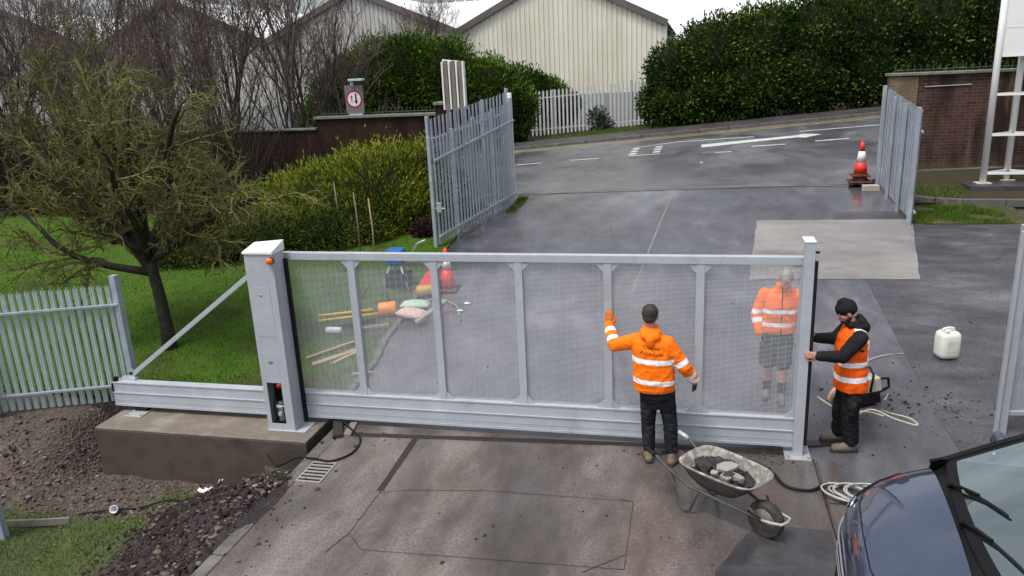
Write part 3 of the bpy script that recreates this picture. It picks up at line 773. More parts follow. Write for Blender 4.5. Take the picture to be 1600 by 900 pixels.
# swing leaves of the old entrance, folded open
def leaf(name, label, p0, p1, h0, h1, nposts, mt, latch=True, pitch=.135, cat='gate', low=.25, frac=.80):
    z0 = G(*p0); z1 = G(*p1)
    t = thing(name, label, cat, ((p0[0]+p1[0])/2,(p0[1]+p1[1])/2,(z0+z1)/2))
    zf = lambda u: G(p0[0]+(p1[0]-p0[0])*u, p0[1]+(p1[1]-p0[1])*u)
    hf = lambda u: h0+(h1-h0)*u
    b = MB(); pales(b, p0, p1, lambda u: zf(u)+.03, lambda u: hf(u)-.05, pitch); b.build('pale_infill', mt, t, fix=False)
    d = (Vector(p1)-Vector(p0)).normalized(); nr = Vector((-d.y,d.x)); o = nr*-.04
    for fr in (low/h0, frac):
        b = MB()
        b.bar((p0[0]+o.x,p0[1]+o.y,z0+h0*fr),(p1[0]+o.x,p1[1]+o.y,z1+h1*fr),.05,.05); b.build('rail', mt, t, bevel=.004)
    for k in range(nposts):
        u = k/(nposts-1); q = Vector(p0)+(Vector(p1)-Vector(p0))*u
        w = .05 if 0<k<nposts-1 else .075
        b = MB(); zz = zf(u); Mr = Matrix.Translation((q.x-o.x*1.5,q.y-o.y*1.5,0)) @ Matrix.Rotation(math.atan2(d.y,d.x),4,'Z')
        b.box((-w/2,-w/2,zz-.1),(w/2,w/2,zz+hf(u)+(.02 if k in (0,nposts-1) else -.05)),M=Mr); b.build('post', mt, t, bevel=.006)
    if latch:
        b = MB(); q = Vector(p0); b.box((q.x+.03,q.y-.06,z0+.78),(q.x+.13,q.y+.02,z0+.98)); b.cyl((q.x+.0,q.y-.03,z0+.86),(q.x+.2,q.y-.03,z0+.86),.014,n=8); b.build('lock_box', MT['zinc_plate'], t, bevel=.004)
    return t
leaf('palisade_gate_leaf','blue grey palisade gate leaf standing open left of the drive',(-6.41,6.78),(-5.50,10.24),2.30,2.55,5,MT['palisade'])
leaf('palisade_fence','taller palisade panel close behind the open left gate leaf, by the white board',(-6.95,8.3),(-5.72,10.9),2.45,2.72,4,MT['palisade'],latch=False,cat='fence')
leaf('palisade_gate_leaf','blue grey palisade gate leaf standing open right of the drive',(3.10,8.29),(3.04,10.97),2.30,2.27,4,MT['palisade'],pitch=.11,latch=False)
b = MB(); b.box((-5.62,10.32,1.0),(-5.52,10.42,3.72)); tag(b.build('white_post', MT['white_paint'], bevel=.008), 'white post top standing at the far end of the left palisade leaf', 'post')

# white fence across the road
wf = thing('palisade_fence', 'white palisade fence across the road in front of the cream warehouse', 'fence', (-5.6,25.6,1.4))
a0=(-10.6,25.3); a1=(-1.2,26.3)
b = MB(); pales(b, a0, a1, lambda u: G(a0[0]+(a1[0]-a0[0])*u,26), lambda u: 2.05-.2*u, .175, w=.085, skip=(33,)); b.build('pale_infill', MT['white_palisade'], wf, fix=False)
for fr in (.35,1.7):
    b = MB(); b.bar((a0[0],a0[1]+.05,G(a0[0],26)+fr),(a1[0],a1[1]+.05,G(a1[0],26)+fr-.15),.05,.05); b.build('rail', MT['white_palisade'], wf)
for u in (.02,.36,.72,.98):
    x = a0[0]+(a1[0]-a0[0])*u; y = a0[1]+(a1[1]-a0[1])*u+.1; b = MB(); b.box((x-.05,y-.05,G(x,26)-.1),(x+.05,y+.05,G(x,26)+1.95)); b.build('post', MT['palisade'], wf)

# grey framed mesh panel at the right edge
mp = thing('mesh_fence_panel', 'tall grey steel post with a framed mesh panel at the right edge', 'fence', (2.6,.75,0))
b = MB(); b.box((2.21,.66,-.02),(2.31,.78,2.45)); b.build('post', MT['galv'], mp, bevel=.006)
b = MB(); b.box((2.17,.62,.05),(2.21-.001,.66,2.40)); b.build('hinge_rail', MT['galv'], mp, bevel=.004)
for z in (.28,2.3):
    b = MB(); b.bar((2.31,.72,z),(5.2,1.15,z),.05,.05); b.build('rail', MT['galv'], mp, bevel=.004)
b = MB()
for k in range(150):
    z=.31+1.97*k/149; b.bar((2.32,.72,z),(5.2,1.15,z),.003,.003)
for k in range(38):
    t=k/37; b.bar((2.33+2.86*t,.724+.43*t,.3),(2.33+2.86*t,.724+.43*t,2.29),.003,.003,up=(1,0,0))
b.build('mesh_panel', MT['gate_mesh'], mp, fix=False)

# ================================================================== WALLS, SIGNS
def brickmat(name, c1, c2, mortar, stain, rough=.85, streak=None):
    m, nt, bs = newmat(name)
    tc = N(nt,'ShaderNodeTexCoord'); sp_ = N(nt,'ShaderNodeSeparateXYZ'); nt.links.new(tc.outputs['Object'],sp_.inputs[0])
    ad = N(nt,'ShaderNodeMath',operation='ADD'); nt.links.new(sp_.outputs['X'],ad.inputs[0]); nt.links.new(sp_.outputs['Y'],ad.inputs[1])
    cb = N(nt,'ShaderNodeCombineXYZ'); nt.links.new(ad.outputs[0],cb.inputs['X']); nt.links.new(sp_.outputs['Z'],cb.inputs['Y'])
    br = N(nt,'ShaderNodeTexBrick'); nt.links.new(cb.outputs[0],br.inputs['Vector'])
    br.inputs['Scale'].default_value=1; br.inputs['Brick Width'].default_value=.225; br.inputs['Row Height'].default_value=.075; br.inputs['Mortar Size'].default_value=.008
    br.inputs['Color1'].default_value=(*c1,1); br.inputs['Color2'].default_value=(*c2,1); br.inputs['Mortar'].default_value=(*mortar,1); br.inputs['Bias'].default_value=-.1
    mp_ = N(nt,'ShaderNodeMapping'); mp_.inputs['Scale'].default_value=(1.4,1.4,.35); nt.links.new(tc.outputs['Object'],mp_.inputs['Vector'])
    ns = noise_node(nt, mp_.outputs[0], 1.6, 5, .6)
    c = mixc(nt, maprange(nt,ns.outputs['Fac'],.45,.62,0,.85), br.outputs['Color'], stain)
    if streak:
        m3 = N(nt,'ShaderNodeMapping'); m3.inputs['Scale'].default_value=(1.0,1.0,.07); nt.links.new(tc.outputs['Object'],m3.inputs['Vector'])
        n6 = noise_node(nt, m3.outputs[0], 2.6, 3, .75); c = mixc(nt, maprange(nt,n6.outputs['Fac'],.58,.68,0,.75), c, streak)
        n7 = noise_node(nt, tc.outputs['Object'], 2.0, 5, .7); zz = N(nt,'ShaderNodeMath',operation='MULTIPLY_ADD'); nt.links.new(n7.outputs['Fac'],zz.inputs[0]); zz.inputs[1].default_value=-.9; nt.links.new(sp_.outputs['Z'],zz.inputs[2])
        c = mixc(nt, maprange(nt,zz.outputs[0],-.45,-.1,.7,0), c, (.11,.08,.035))
    n5 = noise_node(nt, tc.outputs['Object'], 14, 4, .7)
    c = mixc(nt, maprange(nt,n5.outputs['Fac'],.4,.75,0,.5), c, tuple(x*.4 for x in c1))
    nt.links.new(c, bs.inputs['Base Color']); bs.inputs['Roughness'].default_value=rough; bs.inputs['Specular IOR Level'].default_value=.12
    bump(nt, bs, br.outputs['Fac'], -.5, .01)
    return m
MT['brick_dark'] = brickmat('damp_dark_brick',(.095,.048,.038),(.05,.028,.024),(.11,.085,.07),(.022,.014,.012), streak=(.20,.145,.08))
MT['brick_tan'] = brickmat('tan_brick',(.24,.16,.10),(.18,.12,.08),(.25,.22,.18),(.14,.10,.07))
MT['coping'] = mat('weathered_coping',(.22,.22,.19),(.14,.145,.12),(.26,.26,.22),scale=3,rough=.8,bmp=.3)
MT['lime_stain'] = mat('lime_streak',(.28,.21,.11),(.17,.12,.07),scale=4,rough=.85,bmp=.3)
rw = thing('brick_wall', 'dark stained brick wall with thin coping behind the white mast on the right', 'wall', (7,12.2,1.4))
b = MB(); b.box((3.95,12.15,.9),(13,12.5,3.68)); b.build('brickwork', MT['brick_dark'], rw)
b = MB(); b.box((3.36,12.12,.9),(3.949,12.53,3.66)); b.build('end_pier', MT['brick_tan'], rw, bevel=.004)
b = MB(); b.box((3.30,12.07,3.685),(13,12.58,3.75)); b.build('coping', MT['coping'], rw, bevel=.01)
b = MB(); b.bar((4.1,12.13,3.42),(5.1,12.13,3.44),.02,.02); b.build('pipe', MT['galv'], rw)
MT['brick_black'] = brickmat('blackened_brick',(.040,.018,.012),(.026,.013,.010),(.045,.03,.022),(.016,.009,.007))
lw = thing('brick_wall', 'dark brick boundary wall with pale coping beyond the golden bush', 'wall', (-12,12.4,.9))
b = MB(); b.box((-11.7,12.25,.2),(-8.05,12.5,3.14)); b.box((-34,12.32,.0),(-11.7005,12.5,2.84)); b.build('brickwork', MT['brick_black'], lw)
b = MB(); b.box((-11.75,12.18,3.1405),(-8.06,12.56,3.215)); b.box((-34,12.27,2.8405),(-11.7505,12.55,2.90)); b.build('coping', MT['coping'], lw, bevel=.01)
b = MB(); b.box((-8.045,12.05,.3),(-7.55,12.6,3.42)); b.build('end_pier', MT['brick_black'], lw, bevel=.004)
b = MB(); b.box((-8.09,12.0,3.4205),(-7.51,12.65,3.50)); b.build('pier_cap', MT['coping'], lw, bevel=.01)
# thin railing on top of the walls
def spikes(name,label,x0,x1,y,z,n):
    b = MB(); b.bar((x0,y,z+.06),(x1,y,z+.06),.015,.015)
    for k in range(n):
        x=x0+(x1-x0)*k/(n-1); b.bar((x,y,z),(x+.004*math.sin(k*5),y,z+.17),.010,.010,up=(1,0,0))
    return tag(b.build('spiked_rail', mat('dull_green_rail',(.07,.09,.06),(.10,.12,.09),rough=.7)), label, 'railing')
spikes('spiked_rail','row of thin spikes along the coping of the left wall by the round sign',-11.6,-8.2,12.45,3.216,30)
spikes('spiked_rail','row of thin spikes along the coping of the right brick wall',3.5,12,12.45,3.751,62)

# priority sign on the left wall
sg = thing('road_sign', 'square grey road sign with red ringed disc and two arrows on the far left wall', 'sign', (-10.46,12.28,3.22))
b = MB(); b.box((-10.74,12.26,3.27),(-10.20,12.30,4.03)); b.build('backing_board', mat('grey_sign_board',(.17,.15,.17),(.14,.12,.14),rough=.5), sg, bevel=.006)
b = MB(); b.box((-10.66,12.24,3.216),(-10.26,12.34,3.269)); b.build('foot_plate', MT['galv'], sg)
def disc(b, c, r, y, n=40, r0=0, mi=0):
    if r0 == 0:
        b.add([(c[0]+r*math.cos(2*PI*k/n),y,c[1]+r*math.sin(2*PI*k/n)) for k in range(n)],[tuple(range(n))],mi)
    else:
        vs=[(c[0]+q*math.cos(2*PI*k/n),y,c[1]+q*math.sin(2*PI*k/n)) for q in (r0,r) for k in range(n)]
        b.add(vs,[(k,(k+1)%n,n+(k+1)%n,n+k) for k in range(n)],mi)
cx,cz=-10.47,3.66
sred=mat('sign_red',(.30,.02,.04),(.27,.02,.04),rough=.4); swh=mat('sign_white',(.72,.66,.66),(.66,.6,.6),rough=.4); sbk=mat('sign_black',(.02,.025,.03),rough=.4)
b = MB(); disc(b,(cx,cz),.195,12.257); df = b.build('disc_face', swh, sg, fix=False)
b = MB(); disc(b,(cx,cz),.245,12.255,r0=.195); b.build('red_ring', sred, sg, fix=False)
def arrow(x,z0,z1,w,hw,hl,y,m_,nm):
    s=1 if z1>z0 else -1; b=MB()
    b.add([(x-w,y,z0),(x+w,y,z0),(x+w,y,z1-s*hl),(x-w,y,z1-s*hl)],[(0,1,2,3)]); b.add([(x-hw,y,z1-s*hl),(x+hw,y,z1-s*hl),(x,y,z1)],[(0,1,2)]); b.build(nm,m_,sg,fix=False)
arrow(cx+.055,cz+.15,cz-.15,.022,.06,.11,12.2535,sbk,'black_arrow'); arrow(cx-.075,cz-.10,cz+.12,.013,.038,.08,12.2535,sred,'red_arrow')
b = MB(); b.bar((-10.52,12.30,4.03),(-10.52,12.30,4.16),.07,.07); b.box((-10.56,12.14,4.15),(-10.14,12.36,4.21)); b.build('sign_lamp', mat('pale_lamp_case',(.45,.6,.55),(.4,.52,.5),rough=.4), sg, bevel=.008)

# white ribbed board on posts at the entrance
wb = thing('sign_board', 'tall white board with raised ribs on posts above the left palisade leaf', 'sign', (-7.4,12.0,1.0))
for x in (-7.62,-7.42,-7.22):
    b = MB(); b.box((x-.05,11.86,1.0),(x+.05,11.93,4.56-.05*(x+7.62))); b.build('post', MT['old_timber'], wb, bevel=.006)
b = MB(); b.prism([(-7.73,11.98,3.38),(-7.12,11.98,3.30),(-7.12,11.98,4.52),(-7.73,11.98,4.60)],(0,.03,0))
for x in (-7.71,-7.52,-7.32,-7.14): b.box((x-.022,11.84,3.30),(x+.022,11.979,4.53))
b.build('board', MT['white_paint'], wb, bevel=.004)

# white lattice mast sign on its slab
zm = 1.34
sl = MB(); sl.prism([(4.75,10.35,1.10),(9.0,10.2,1.10),(9.0,11.75,1.10),(4.62,11.75,1.10)],(0,0,zm-1.10))
tag(sl.build('concrete_slab', MT['dark_patch'], bevel=.015), 'dark concrete slab under the feet of the white mast', 'slab')
ms = thing('totem_sign', 'white three legged lattice mast carrying a tall white sign panel', 'sign', (5.7,10.95,zm))
L3=[(5.10,10.70),(5.72,11.15),(6.28,10.62)]
lean=.0
for x,y in L3:
    b = MB(); b.cyl((x,y,zm+.02),(x,y,7.2),.068,n=14); lg=b.build('leg', MT['white_paint'], ms)
    b = MB(); b.box((x-.15,y-.15,zm+.001),(x+.15,y+.15,zm+.02)); b.build('foot_plate', mat('rusty_white_plate',(.55,.52,.45),(.35,.28,.2),scale=9,rough=.7), lg, bevel=.004)
for z in (.22,1.06,1.92):
    for i in range(3):
        x,y=L3[i]; x2,y2=L3[(i+1)%3]; b=MB(); b.bar((x,y,zm+z),(x2,y2,zm+z),.045,.05); b.build('brace', MT['white_paint'], ms)
for i in range(3):
    x,y=L3[i]; x2,y2=L3[(i+1)%3]; b=MB(); b.bar((x,y,zm+4.3),(x2,y2,zm+4.3),.02,3.2); b.bar((x,y,zm+3.3),(x2,y2,zm+3.3),.028,.03); b.bar((x,y,zm+2.72),(x2,y2,zm+2.72),.03,.045); b.build('sign_panel', MT['white_paint'], ms)

# ================================================================== WAREHOUSE
def cladding(name,c1,c2,stain,pitch,axis='X'):
    m, nt, bs = newmat(name); tc=N(nt,'ShaderNodeTexCoord')
    mp_=N(nt,'ShaderNodeMapping'); mp_.inputs['Scale'].default_value=(.9,.9,.12); nt.links.new(tc.outputs['Object'],mp_.inputs['Vector'])
    n=noise_node(nt,mp_.outputs[0],1.1,5,.6); c=ramp(nt,n.outputs['Fac'],[(.35,c1),(.6,c2),(.8,stain)]).outputs['Color']
    n2=noise_node(nt,tc.outputs['Object'],.35,4); c=mixc(nt,maprange(nt,n2.outputs['Fac'],.45,.7,0,.5),c,stain)
    nt.links.new(c,bs.inputs['Base Color']); bs.inputs['Roughness'].default_value=.5; return m
MT['clad'] = cladding('cream_cladding',(.72,.70,.60),(.66,.635,.53),(.54,.50,.36),.2)
MT['clad_grey'] = cladding('grey_cream_cladding',(.48,.47,.44),(.42,.41,.39),(.34,.32,.29),.2)
MT['roof_sheet'] = mat('white_roof_sheet',(.76,.76,.77),(.68,.68,.70),scale=.5,rough=.5)
MT['barge'] = mat('brown_verge_trim',(.13,.11,.10),(.10,.085,.08),scale=2,rough=.6)
MT['wall_band'] = mat('grey_wall_band',(.36,.37,.37),(.29,.30,.30),(.33,.33,.31),scale=.8,rough=.85)
wh = thing('warehouse', 'long cream corrugated warehouse with saw-tooth gables across the road', 'building', (-18,28,.9))
YW=28.0; HW=5.2
def ribwall(b, x0, x1, top, zb, y, pitch=.22, dep=.035):
    n=int((x1-x0)/pitch); prof=((0,0),(.55,0),(.66,-1),(.89,-1),(1,0)); xs_=[]
    for k in range(n):
        for u,dd in prof[:-1]: xs_.append((x0+(x1-x0)*(k+u)/n, y+dd*dep))
    xs_.append((x1,y)); b.grid([[(x,yy,zb) for x,yy in xs_],[(x,yy,top(x)) for x,yy in xs_]],smooth=False)
def bay(xr, zr, ze, y, m_, hw=HW, back=40):
    b=MB(); ribwall(b,xr-hw,xr+hw,lambda x: zr-(zr-ze)*abs(x-xr)/hw-.05,-1.0,y); b.build('gable_wall',m_,wh,fix=False)
    b=MB(); b.box((xr-hw+.02,y-.12,-1),(xr+hw-.02,y-.05,3.0)); b.build('grey_band',MT['wall_band'],wh)  # grey band added low on the wall, darkening gaps between the white pales
    for s in (-1,1):
        b=MB(); b.bar((xr,y-.06,zr-.06),(xr+s*hw,y-.06,ze-.06),.22,.28); b.build('verge_trim',MT['barge'],wh)
        b=MB(); n=int(back/.33)
        ys_=[]
        for k in range(n):
            for u,dd in ((0,0),(.6,0),(.7,.05),(.9,.05)): ys_.append((y+.05+back*(k+u)/n,dd))
        b.grid([[(xr,yy,zr+dd) for yy,dd in ys_],[(xr+s*hw,yy,ze+dd) for yy,dd in ys_]],smooth=False,flip=(s<0)); b.build('roof_slope',MT['roof_sheet'],wh,fix=False)
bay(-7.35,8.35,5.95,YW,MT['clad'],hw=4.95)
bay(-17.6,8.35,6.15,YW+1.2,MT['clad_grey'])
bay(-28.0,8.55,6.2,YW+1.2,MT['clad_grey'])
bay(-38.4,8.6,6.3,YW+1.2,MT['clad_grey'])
wh2 = thing('warehouse', 'farther building whose white ribbed roof rises behind the cream gable', 'building', (2,44,2))
b=MB(); ribwall(b,-26,26,lambda x:5.6,-1,44); b.build('wall',MT['clad'],wh2,fix=False)
b=MB(); n=60; xs_=[]
for k in range(n):
    for u,dd in ((0,0),(.78,0),(.83,.12),(.95,.12)): xs_.append((-27+54*(k+u)/n,dd))
b.grid([[(x,43.4,5.5+dd) for x,dd in xs_],[(x-5,62,10.2+dd) for x,dd in xs_]],smooth=False); b.build('roof_slope',MT['roof_sheet'],wh2,fix=False)
# ================================================================== VEGETATION
def rand_dirs(n):
    v = NR.normal(size=(n,3)); return v/np.linalg.norm(v,axis=1)[:,None]
def leaves_on(blobs, n, size, depth=.30, up=.3, asp=.5, seed_noise=.25, out=1.0, keep=None, droop=0):
    """leaf faces scattered through the outer part of a union of ellipsoids; returns (n,4,3)"""
    B = np.array(blobs, float); area = (B[:,3]*B[:,4]+B[:,4]*B[:,5]+B[:,3]*B[:,5]); pr = area/area.sum()
    res=[]; tot=0
    while tot < n:
        m = int((n-tot)*1.9)+100
        k = NR.choice(len(B),m,p=pr); d = rand_dirs(m); rad = 1 - depth*NR.random(m)**1.7 + .05*NR.normal(size=m)
        rad = np.where(NR.random(m)<.03, 1+np.abs(NR.normal(size=m))*.09, rad)
        p = B[k,:3] + d*B[k,3:6]*rad[:,None]
        # inside another blob?
        ok = np.ones(m,bool)
        for j in range(len(B)):
            q = (p-B[j,:3])/B[j,3:6]; ok &= (np.einsum('ij,ij->i',q,q) > (1-depth*1.1)**2) | (k==j)
        # lumpy outline
        f = 3.1; w = np.sin(p[:,0]*f+1.3*np.sin(p[:,2]*2.3))+np.sin(p[:,1]*f*1.2+2)+np.sin(p[:,2]*f*1.4+p[:,0]*1.7)
        ok &= ~((rad > .93) & (w + NR.normal(size=m)*.8 < -.2))
        if keep is not None: ok &= keep(p)
        p=p[ok]; d=d[ok]; nrm = d/B[k[ok],3:6]; nrm/=np.linalg.norm(nrm,axis=1)[:,None]
        mm=len(p)
        axis = nrm*out + rand_dirs(mm)*.85 + np.array([0,0,up]); axis/=np.linalg.norm(axis,axis=1)[:,None]
        side = np.cross(axis, rand_dirs(mm)); side/=np.linalg.norm(side,axis=1)[:,None]+1e-9
        L = size*NR.uniform(.6,1.35,mm)[:,None]; W=L*asp
        q = np.stack([p-axis*L*.5, p+side*W*.5+axis*L*.05, p+axis*L*.5-np.array([0,0,droop])*L, p-side*W*.5+axis*L*.05],1)
        res.append(q); tot+=mm
    return np.concatenate(res)[:n]
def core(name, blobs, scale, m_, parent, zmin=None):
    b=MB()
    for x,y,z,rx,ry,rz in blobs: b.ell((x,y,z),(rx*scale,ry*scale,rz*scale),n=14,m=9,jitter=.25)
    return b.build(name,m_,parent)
def hedge(label, blobs, n, size, m_, name='hedge', cat='hedge', asp=.5, depth=.3, coresc=.74, up=.3, out=1., keep=None, cm='hedge_core', leafname='foliage', group=None, droop=0):
    z0=min(bl[2]-bl[5] for bl in blobs); cx=sum(bl[0] for bl in blobs)/len(blobs); cy=sum(bl[1] for bl in blobs)/len(blobs)
    t=thing(name,label,cat,(cx,cy,z0),group)
    fast_mesh(leafname, leaves_on(blobs,n,size,depth,up,asp,out=out,keep=keep,droop=droop).reshape(-1,3),4,m_,t)
    core('dark_core',blobs,coresc,MT[cm],t)  # solid near-black lump inside the leaves; inner shade put into its colour
    return t
MT['hedge_core']=mat('dark_hedge_core',(.008,.011,.004),(.014,.014,.006),scale=9,rough=.9,bmp=1,bscale=20)
MT['laurel']=leafmat('laurel_leaves',[(.005,.018,.002),(.012,.034,.003),(.026,.058,.006),(.075,.12,.012),(.15,.195,.025)],.42,.55)
MT['laurel_light']=leafmat('privet_leaves',[(.006,.022,.002),(.018,.050,.004),(.045,.095,.007),(.095,.155,.012),(.17,.22,.025)],.45,.6)
MT['gold']=leafmat('golden_conifer_sprays',[(.020,.045,.005),(.06,.092,.008),(.135,.165,.014),(.22,.24,.022),(.33,.32,.04)],.6,.8)
MT['bush_foot']=leafmat('dark_conifer_sprays',[(.012,.030,.004),(.032,.062,.006),(.07,.10,.010),(.13,.15,.017)],.6,.9)
MT['bluebush']=leafmat('grey_green_leaves',[(.04,.07,.05),(.07,.11,.08),(.10,.14,.10)],.5,.9)

rh=[]
for x,zc,r in ((-1.9,3.5,1.35),(-.6,4.3,1.7),(1.2,4.7,1.9),(3.2,4.9,2.0),(5.2,5.0,2.0),(7.2,5.0,2.1),(9.3,5.2,2.1),(11.5,5.2,2.1)):
    zb=G(x,21.5); rh.append((x,23.6,zb+(zc-zb)*.45+.15,1.5,1.45,(zc-zb)*.55+.1)); rh.append((x+NR.uniform(-.3,.3),23.5+NR.uniform(-.2,.3),zc,r*.85,1.3,1.75+NR.uniform(-.15,.15)))
hedge('tall dark green laurel hedge along the far pavement on the right',rh,85000,.145,MT['laurel'],asp=.46,coresc=.8,depth=.28)
lh=[(-15.6,22.6,3.3,1.6,1.3,1.7),(-14.2,22.7,3.9,1.7,1.4,1.9),(-12.6,22.8,4.1,1.6,1.4,1.95),(-11.0,22.8,4.0,1.5,1.4,1.8),(-9.4,23.0,3.3,1.5,1.3,1.6),(-8.4,23.3,2.8,1.0,1.0,1.3),(-16.5,22.6,2.4,1.3,1.2,1.4),(-14,22.6,2.0,2,1.2,1.5),(-11.5,22.6,2.0,2,1.2,1.5)]
hedge('broad light green hedge with ragged top behind the round road sign',lh,65000,.145,MT['laurel_light'],asp=.40,depth=.32,up=.7)
hedge('ragged end of light green hedge rising behind the left part of the white fence',[(-8.9,26.9,3.2,1.3,.8,1.3),(-7.7,26.9,2.9,1.1,.7,1.0),(-6.9,26.9,2.5,.8,.6,.8)],12000,.15,MT['laurel_light'],asp=.4,depth=.32,up=.7)
hedge('small leafy shrub at the foot of the white fence near the left leaf',[(-8.6,24.6,1.7,.55,.4,.65)],1800,.16,MT['laurel'],name='shrub',cat='shrub')
hedge('grey green sapling bush growing through the white fence',[(-5.2,25.35,2.0,.5,.2,.55),(-4.9,25.3,1.7,.4,.2,.4)],700,.17,MT['bluebush'],name='shrub',cat='shrub',coresc=.3,depth=.7)
hedge('loose grey green shrub behind the right end of the white fence',[(-2.9,26.9,2.3,.8,.4,1.0)],1600,.18,MT['bluebush'],name='shrub',cat='shrub',coresc=.4,depth=.6)

gb=[(-9.2,9.0,1.55,1.5,1.4,1.15),(-7.9,9.6,1.75,1.35,1.2,1.2),(-8.2,8.3,1.3,1.4,1.2,.95),(-10.3,8.2,1.25,1.2,1.2,.85),(-7.2,9.9,1.7,.75,.9,1.05),(-9.6,10.1,1.8,1.4,1.2,1.05),(-11.2,8.0,1.1,1.1,1.1,.75),(-7.15,8.7,1.2,.75,.8,.8)]
gb=[(-8.3,8.7,1.25,1.7,1.6,1.62),(-7.35,9.1,1.5,1.0,1.2,1.35),(-9.8,8.6,1.1,1.7,1.5,1.35),(-11.2,8.3,.95,1.5,1.3,.95),(-12.3,7.9,.75,1.2,1.0,.7),(-8.9,7.9,.95,1.6,1.2,1.05),(-7.3,8.3,1.1,.8,.9,.9),(-10.4,7.6,.85,1.4,1.1,.85)]
hedge('large spreading golden green conifer bush left of the open palisade leaf',gb,85000,.105,MT['gold'],name='conifer_bush',cat='bush',asp=.26,depth=.30,up=.6,out=1.1)
yb=[(-11.2,6.2,.75,1.1,.9,.62),(-10.2,6.6,.85,1.0,.9,.68),(-9.2,7.0,.95,1.0,.8,.62),(-12.1,6.0,.65,.9,.8,.55),(-8.3,7.35,.95,.7,.6,.45)]  # foot of the golden bush, added as its own darker green mound
hedge('darker green lower part of the golden conifer bush',yb,40000,.095,MT['bush_foot'],name='conifer_bush',cat='bush',asp=.22,depth=.34,up=.3)
MT['redleaf']=leafmat('purple_leaves',[(.03,.008,.012),(.06,.015,.02),(.09,.03,.03)],.5,1)
hedge('small purple leaved shrub tucked beside the near post of the left leaf',[(-7.0,7.5,.98,.33,.28,.28)],900,.07,MT['redleaf'],name='shrub',cat='shrub')
# ivy and brambles under the trees
ub=[]
for k in range(26):
    x=NR.uniform(-27,-11.5); y=NR.uniform(9.5,12.0) if x<-12.5 else NR.uniform(10.5,12.0); ub.append((x,y,G(x,y)+.25,NR.uniform(.7,1.3),.7,NR.uniform(.35,.9)))
MT['bramble']=leafmat('dead_bramble',[(.022,.016,.012),(.045,.032,.02),(.07,.05,.03),(.06,.065,.02)],.8,.8)
u=fast_mesh('undergrowth',leaves_on(ub,16000,.14,.6,.3,.3).reshape(-1,3),4,MT['bramble']); tag(u,kind='stuff')

# brushwood: thin dead stems crowding the wall
MT['brushwood']=mat('brown_brushwood',(.028,.018,.014),(.055,.038,.03),(.02,.017,.011),scale=.6,rough=.9)
V=[]
for k in range(15000):
    x=NR.uniform(-31,-11.6); y=NR.uniform(9.3,12.1) if x<-12.8 else NR.uniform(11.2,12.1); h=NR.uniform(.8,2.9)*(1 if x<-12.8 else .6); p=np.array([x,y,G(x,y)-.05])
    d=np.array([NR.normal(0,.28),NR.normal(0,.2),1.0]); w=.010; a=NR.uniform(0,PI); sd=np.array([math.cos(a),math.sin(a),0])*w
    m1=p+d*h*.5+NR.normal(0,.06,3); e=m1+d*h*.5+NR.normal(0,.15,3)
    V+=[p-sd,p+sd,m1+sd*.7,m1-sd*.7, m1-sd*.7,m1+sd*.7,e+sd*.3,e-sd*.3]
tag(fast_mesh('brushwood',np.array(V),4,MT['brushwood']),kind='stuff')
# ---------------------------------------------------------------- bare trees
def tree_segs(rng, base, height, spread, levels, kids, r0, upbias=.3, wiggle=.18, trunk_frac=.35, stems=1, minr=.004, ratio=.62, ang=(.35,.9)):
    """returns list of (pts, radii, level)"""
    out=[]
    def grow(p, d, L, r, lev):
        n=max(3,int(L/.22)) if lev<2 else 4
        n=min(n,9); pts=[p.copy()]; rs=[r]; q=p.copy(); dd=d.copy()
        for i in range(n):
            dd=dd+Vector((rng.gauss(0,wiggle),rng.gauss(0,wiggle),rng.gauss(0,wiggle)+upbias*.12)); dd.normalize()
            q=q+dd*(L/n); pts.append(q.copy()); rs.append(max(minr*.7,r*(1-.55*(i+1)/n)))
        out.append((pts,rs,lev))
        if lev>=levels: return
        k=kids[min(lev,len(kids)-1)]
        for i in range(k):
            t=(trunk_frac if lev==0 else .2)+(1-(trunk_frac if lev==0 else .2))*(i+rng.random())/k
            f=t*n; a=min(int(f),n-1); pp=pts[a].lerp(pts[a+1],f-a); rr=rs[a]*(1-(f-a))+rs[a+1]*(f-a)
            bd=(pts[a+1]-pts[a]).normalized()
            _,s1,s2=ortho(bd); ph=rng.uniform(0,2*PI); an=rng.uniform(*ang)
            nd=bd*math.cos(an)+(s1*math.cos(ph)+s2*math.sin(ph))*math.sin(an); nd.z+=upbias*.35; nd.normalize()
            grow(pp,nd,L*ratio*rng.uniform(.7,1.2)*(1.15-.45*t),max(minr,rr*.62),lev+1)
    for s in range(stems):
        a=rng.uniform(0,2*PI); d=Vector((math.cos(a)*spread,math.sin(a)*spread,1)).normalized()
        grow(Vector(base)+Vector((math.cos(a)*.12*(stems>1),math.sin(a)*.12*(stems>1),0)),d,height*(.62 if levels>1 else 1)*rng.uniform(.85,1.1),r0*(1 if stems==1 else rng.uniform(.6,1)),0)
    return out
